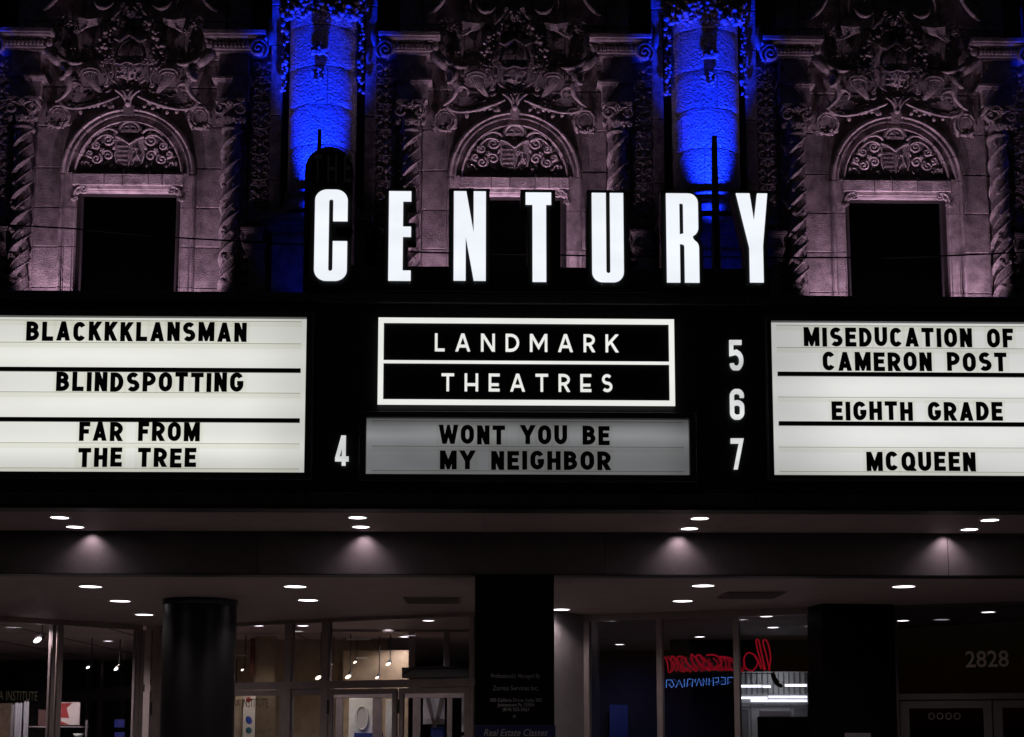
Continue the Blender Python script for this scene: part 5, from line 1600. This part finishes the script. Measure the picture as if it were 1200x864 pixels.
for x in (14, 101):
    thing_box('shelf_post', f'thin metal shelf post {"left of the white towels" if x == 14 else "right of the poster"} in the left shop', 'post', x - 1, 840 - (14 if x == 14 else -4), x + 1, 864, 11.4, WALLM, 0.03, zb=0.13)
def cloth(x0, x1, y0, Y, label):
    a = at(x0, y0, Y); b = at(x1, y0, Y); root = empty('white_towel', (a.x, Y, 0.9)); tag(root, label, 'towel', 'white towels hanging in the left shop')
    mb = MB(); n = 16; vs = []
    for j in range(10):
        z = a.z - (a.z - 0.9) * j / 9
        for i in range(n + 1): vs.append((a.x + (b.x - a.x) * i / n, Y + 0.02 * math.sin(i * 1.3 + 0.2 * j) + 0.03, z - 0.02 * math.cos(i * 2)))
    mb.add(vs, [(j * (n + 1) + i, j * (n + 1) + i + 1, (j + 1) * (n + 1) + i + 1, (j + 1) * (n + 1) + i) for j in range(9) for i in range(n)], True)
    mb.build('cloth', mat('towel', (0.34, 0.32, 0.35), 0.9, noise=0.2, nscale=20), root, (a.x, Y, 0.9))
cloth(17, 25.5, 824, 11.2, 'white towel hanging on the left of the pair in the left shop')
cloth(27.5, 33.5, 822, 11.3, 'white towel hanging on the right of the pair in the left shop')
BLS = emit('blue_screen', (0.1, 0.1, 0.5), 0.22)
for (x0, y0, x1, y1, d) in ((134, 843, 146, 853, 'upper one in the second pane'), (134, 858, 146, 870, 'lower one in the second pane'), (180, 840, 189, 851, 'beside the round column, upper one'), (180, 856, 189, 870, 'beside the round column, lower one')):
    r, a, b = thing_box('blue_display', f'small blue lit display card, {d}', 'display', x0, y0, x1, y1, 12.0, NAVY, 0.03, 'card_back')
    mb = MB(); mb.box((a.x + 0.01, 11.994, b.z + 0.01), (b.x - 0.01, 11.998, a.z - 0.01)); mb.build('lit_card', BLS, r, (a.x, 12.0, b.z))
spot('left_shop_lamp', (at(70, 800, 10.8).x, 10.6, 3.3), (at(60, 840, 11.5).x, 11.5, 1.8), 16, (1, 0.86, 0.8), 100, 0.8, 0.08)

# items behind the entrance doors
r, a, b = thing_box('poster_strip', 'tall white poster with blue and red pictures behind the door right of the column', 'poster', 285, 815, 298, 870, 12.2, mat('poster_pale', (0.55, 0.5, 0.42), 0.5), 0.02)
for y0, y1, m in ((817, 823, REDP), (839, 849, BLUEP), (852, 860, mat('teal_print', (0.02, 0.1, 0.12), 0.5))):
    c = at(288, y0, 12.19); e = at(295, y1, 12.19); mb = MB()
    mb.blob(((c.x + e.x) / 2, 12.195, (c.z + e.z) / 2), ((e.x - c.x) / 2, 0.004, (c.z - e.z) / 2), 0.4); mb.build('picture', m, r, (a.x, 12.2, b.z))
thing_box('tan_partition', 'warm tan wall panel behind the door right of the column', 'panel', 272, 815, 284, 870, 12.3, WARMW, 0.03)
thing_box('wood_panel', 'brown wooden panel right of the tall poster', 'panel', 299, 815, 322, 870, 12.5, mat('brown_wood', (0.16, 0.11, 0.06), 0.6, noise=0.4, nscale=12), 0.03)
r, a, b = thing_box('white_wall_panel', 'white lit wall panel with an oval plaque behind the left glass door', 'panel', 409, 818, 436, 870, 13.0, WHITEG, 0.05)
c = at(424, 841.5, 12.96)
mb = MB(); n = 32
rx, rz = (at(431, 841, 12.96).x - at(417, 841, 12.96).x) / 2, (at(424, 828, 12.96).z - at(424, 855, 12.96).z) / 2
root = empty('oval_plaque', c); tag(root, 'oval white plaque with a raised rim behind the left glass door', 'plaque')
mb.prism([(c.x + rx * math.cos(2 * PI * k / n), c.z + rz * math.sin(2 * PI * k / n)) for k in range(n)], 12.96, 12.99); mb.build('plate', mat('plaque_grey', (0.45, 0.43, 0.42), 0.4), root, c)
mb = MB(); mb.tube([(c.x + rx * math.cos(2 * PI * k / n), 12.955, c.z + rz * math.sin(2 * PI * k / n)) for k in range(n + 1)], 0.02, 6); mb.build('rim', WHITEG, root, c)
thing_box('blue_counter', 'dark blue counter top seen low through the left glass door', 'counter', 415, 859, 447, 870, 12.7, BLUEP, 0.4)
thing_box('white_pillar', 'slim white column seen at the right side of the left glass door', 'column', 452, 820, 460, 870, 12.9, WHITEG, 0.1)
r, a, b = thing_box('letter_poster', 'pale poster carrying a big dark V behind the right glass door', 'poster', 496, 813, 521, 849, 12.6, mat('poster_lilac', (0.55, 0.52, 0.56), 0.5), 0.03)
mb = MB()
k = 0
for p0, p1 in (((499, 808), (509.5, 853)), ((520.5, 808), (509.5, 853))):
    c0, c1 = at(*p0, 12.5), at(*p1, 12.5); hw_ = 0.055
    mb.prism([(c0.x - hw_, c0.z), (c0.x + hw_, c0.z), (c1.x + hw_ * 0.5, c1.z), (c1.x - hw_ * 0.5, c1.z)], 12.54 - 0.002 * k, 12.58); k += 1
mb.build('letter_v', mat('v_bronze', (0.14, 0.11, 0.11), 0.5), r, (a.x, 12.6, b.z))
thing_box('blue_box', 'dark blue box low behind the right glass door', 'box', 505, 852, 521, 870, 12.7, BLUEP, 0.3)
thing_box('white_sheet', 'pale sheet at the right side of the right glass door', 'sheet', 541, 818, 552, 858, 12.4, mat('sheet_grey', (0.45, 0.43, 0.45), 0.6), 0.02)
# inner vestibule frame
root = empty('inner_door_frame', at(440, 800, 11.6)); tag(root, 'second row of bronze door frames behind the entrance doors', 'door frame')
oo = at(440, 800, 11.6)
for x0, x1 in ((394, 402), (437, 448), (484, 489), (524, 530), (488, 493)):
    a = at(x0, 812, 11.6); b = at(x1, 812, 11.6); mb = MB(); mb.cbox((a.x, 11.6, 0.13), (b.x, 11.68, at(440, 806, 11.6).z), 0.006); mb.build('post', BRONZE, root, oo)
a, b = at(386, 818, 11.6), at(556, 810, 11.6); mb = MB(); mb.cbox((a.x, 11.59, a.z), (b.x, 11.69, b.z), 0.006); mb.build('head', BRONZE, root, oo)
IPY = 12.0
root = empty('inner_partition', at(470, 760, IPY)); tag(root, 'inner glazed partition seen through the wide transom pane', 'partition'); oo = at(470, 760, IPY)
for x0, x1 in ((479, 486), (520, 527)):
    a = at(x0, 741, IPY); b = at(x1, 783, IPY); mb = MB(); mb.cbox((a.x, IPY, b.z), (b.x, IPY + 0.08, a.z), 0.006); mb.build('post', BRONZE, root, oo)
a, b = at(388, 737, IPY), at(470, 741, IPY); c_ = at(560, 741, IPY)
mb = MB(); mb.cbox((a.x, IPY - 0.01, b.z), (c_.x, IPY + 0.09, a.z), 0.006); mb.build('head', BRONZE, root, oo)
a, b = at(472, 783, IPY), at(560, 795, IPY)
mb = MB(); mb.cbox((a.x, IPY - 0.3, b.z), (b.x, IPY + 0.1, a.z), 0.02); mb.build('door_closer_box', DARKFRAME, root, oo)
mb = MB(); mb.tube([at(472, 790, IPY - 0.35), at(484, 783, IPY - 0.35), at(520, 782, IPY - 0.35), at(556, 783, IPY - 0.35)], 0.02, 6); mb.build('conduit', PILLARM, root, oo)
root, a, b = thing_box('hanging_sign_frame', 'thin pale hanging frame behind the wide transom pane', 'frame', 406, 749, 434, 750.2, 12.8, WHITEG, 0.02, 'rail')
thing_box('dark_red_post', 'dark red post seen through the transom beside the round column', 'post', 293.5, 748, 298, 790, 12.9, mat('dark_red', (0.12, 0.015, 0.01), 0.5), 0.06, 'post_shaft')
thing_box('brown_box', 'brown box on the shelf right of the white towels', 'box', 45, 832, 58, 851, 11.6, mat('box_brown', (0.12, 0.05, 0.045), 0.7, noise=0.3), 0.2, 'box_body')
thing_box('tan_screen', 'brown wall panel at the far left behind the towels', 'panel', -30, 824, 12, 872, 12.2, mat('panel_brown', (0.14, 0.09, 0.06), 0.7, noise=0.4), 0.05)
q = at(92, 862, 11.5); root = empty('white_bowl', q); tag(root, 'white bowl low in the second pane under the poster', 'bowl')
mb = MB(); mb.lathe([(0.02, q.z - 0.05), (0.07, q.z - 0.03), (0.11, q.z + 0.04), (0.10, q.z + 0.04), (0.06, q.z - 0.02), (0.0, q.z - 0.03)], (q.x, q.y), 20); mb.build('bowl_body', WHITEG, root, q)
for k in range(6):      # seams of the far left shop ceiling
    a = at(0, 760, 14); xx = -13 + k * 1.8
    room('ceiling_seam', (xx, 9.5 + k * 0.6, ZC - 0.012), (xx + 0.03, 24.4, ZC - 0.002), DARKW)
for k in range(4):
    room('ceiling_seam', (-15, 13 + k * 2.6, ZC - 0.0145), (-3, 13.03 + k * 2.6, ZC - 0.0125), DARKW)
# beige wall parts seen through transom panes
thing_box('beige_pier', 'beige pier seen through the transom right of the round column', 'pier', 299, 746, 322, 800, 13.2, WARMW, 0.2, zb=0.13)
thing_box('brown_display_wall', 'brown lit wall behind the wide transom pane', 'wall', 402, 762, 478, 870, 14.6, WARMW, 0.1, zb=0.13)
spot('entrance_lamp', (at(425, 780, 13.0).x, 12.4, 3.3), (at(425, 840, 13.0).x, 13.6, 1.6), 40, (1, 0.8, 0.6), 130, 0.8, 0.08)
spot('poster_lamp', (at(508, 800, 12.0).x, 11.9, 3.2), (at(508, 835, 12.6).x, 12.7, 1.9), 9, (0.95, 0.92, 1), 90, 0.8, 0.08)
spot('tan_lamp', (at(290, 790, 12.0).x, 11.7, 3.2), (at(290, 840, 12.4).x, 12.4, 1.8), 10, (1, 0.8, 0.55), 130, 0.8, 0.08)

print('tris', sum(len(m.loop_triangles) or len(m.polygons) * 2 for m in bpy.data.meshes), 'objs', len(bpy.data.objects))
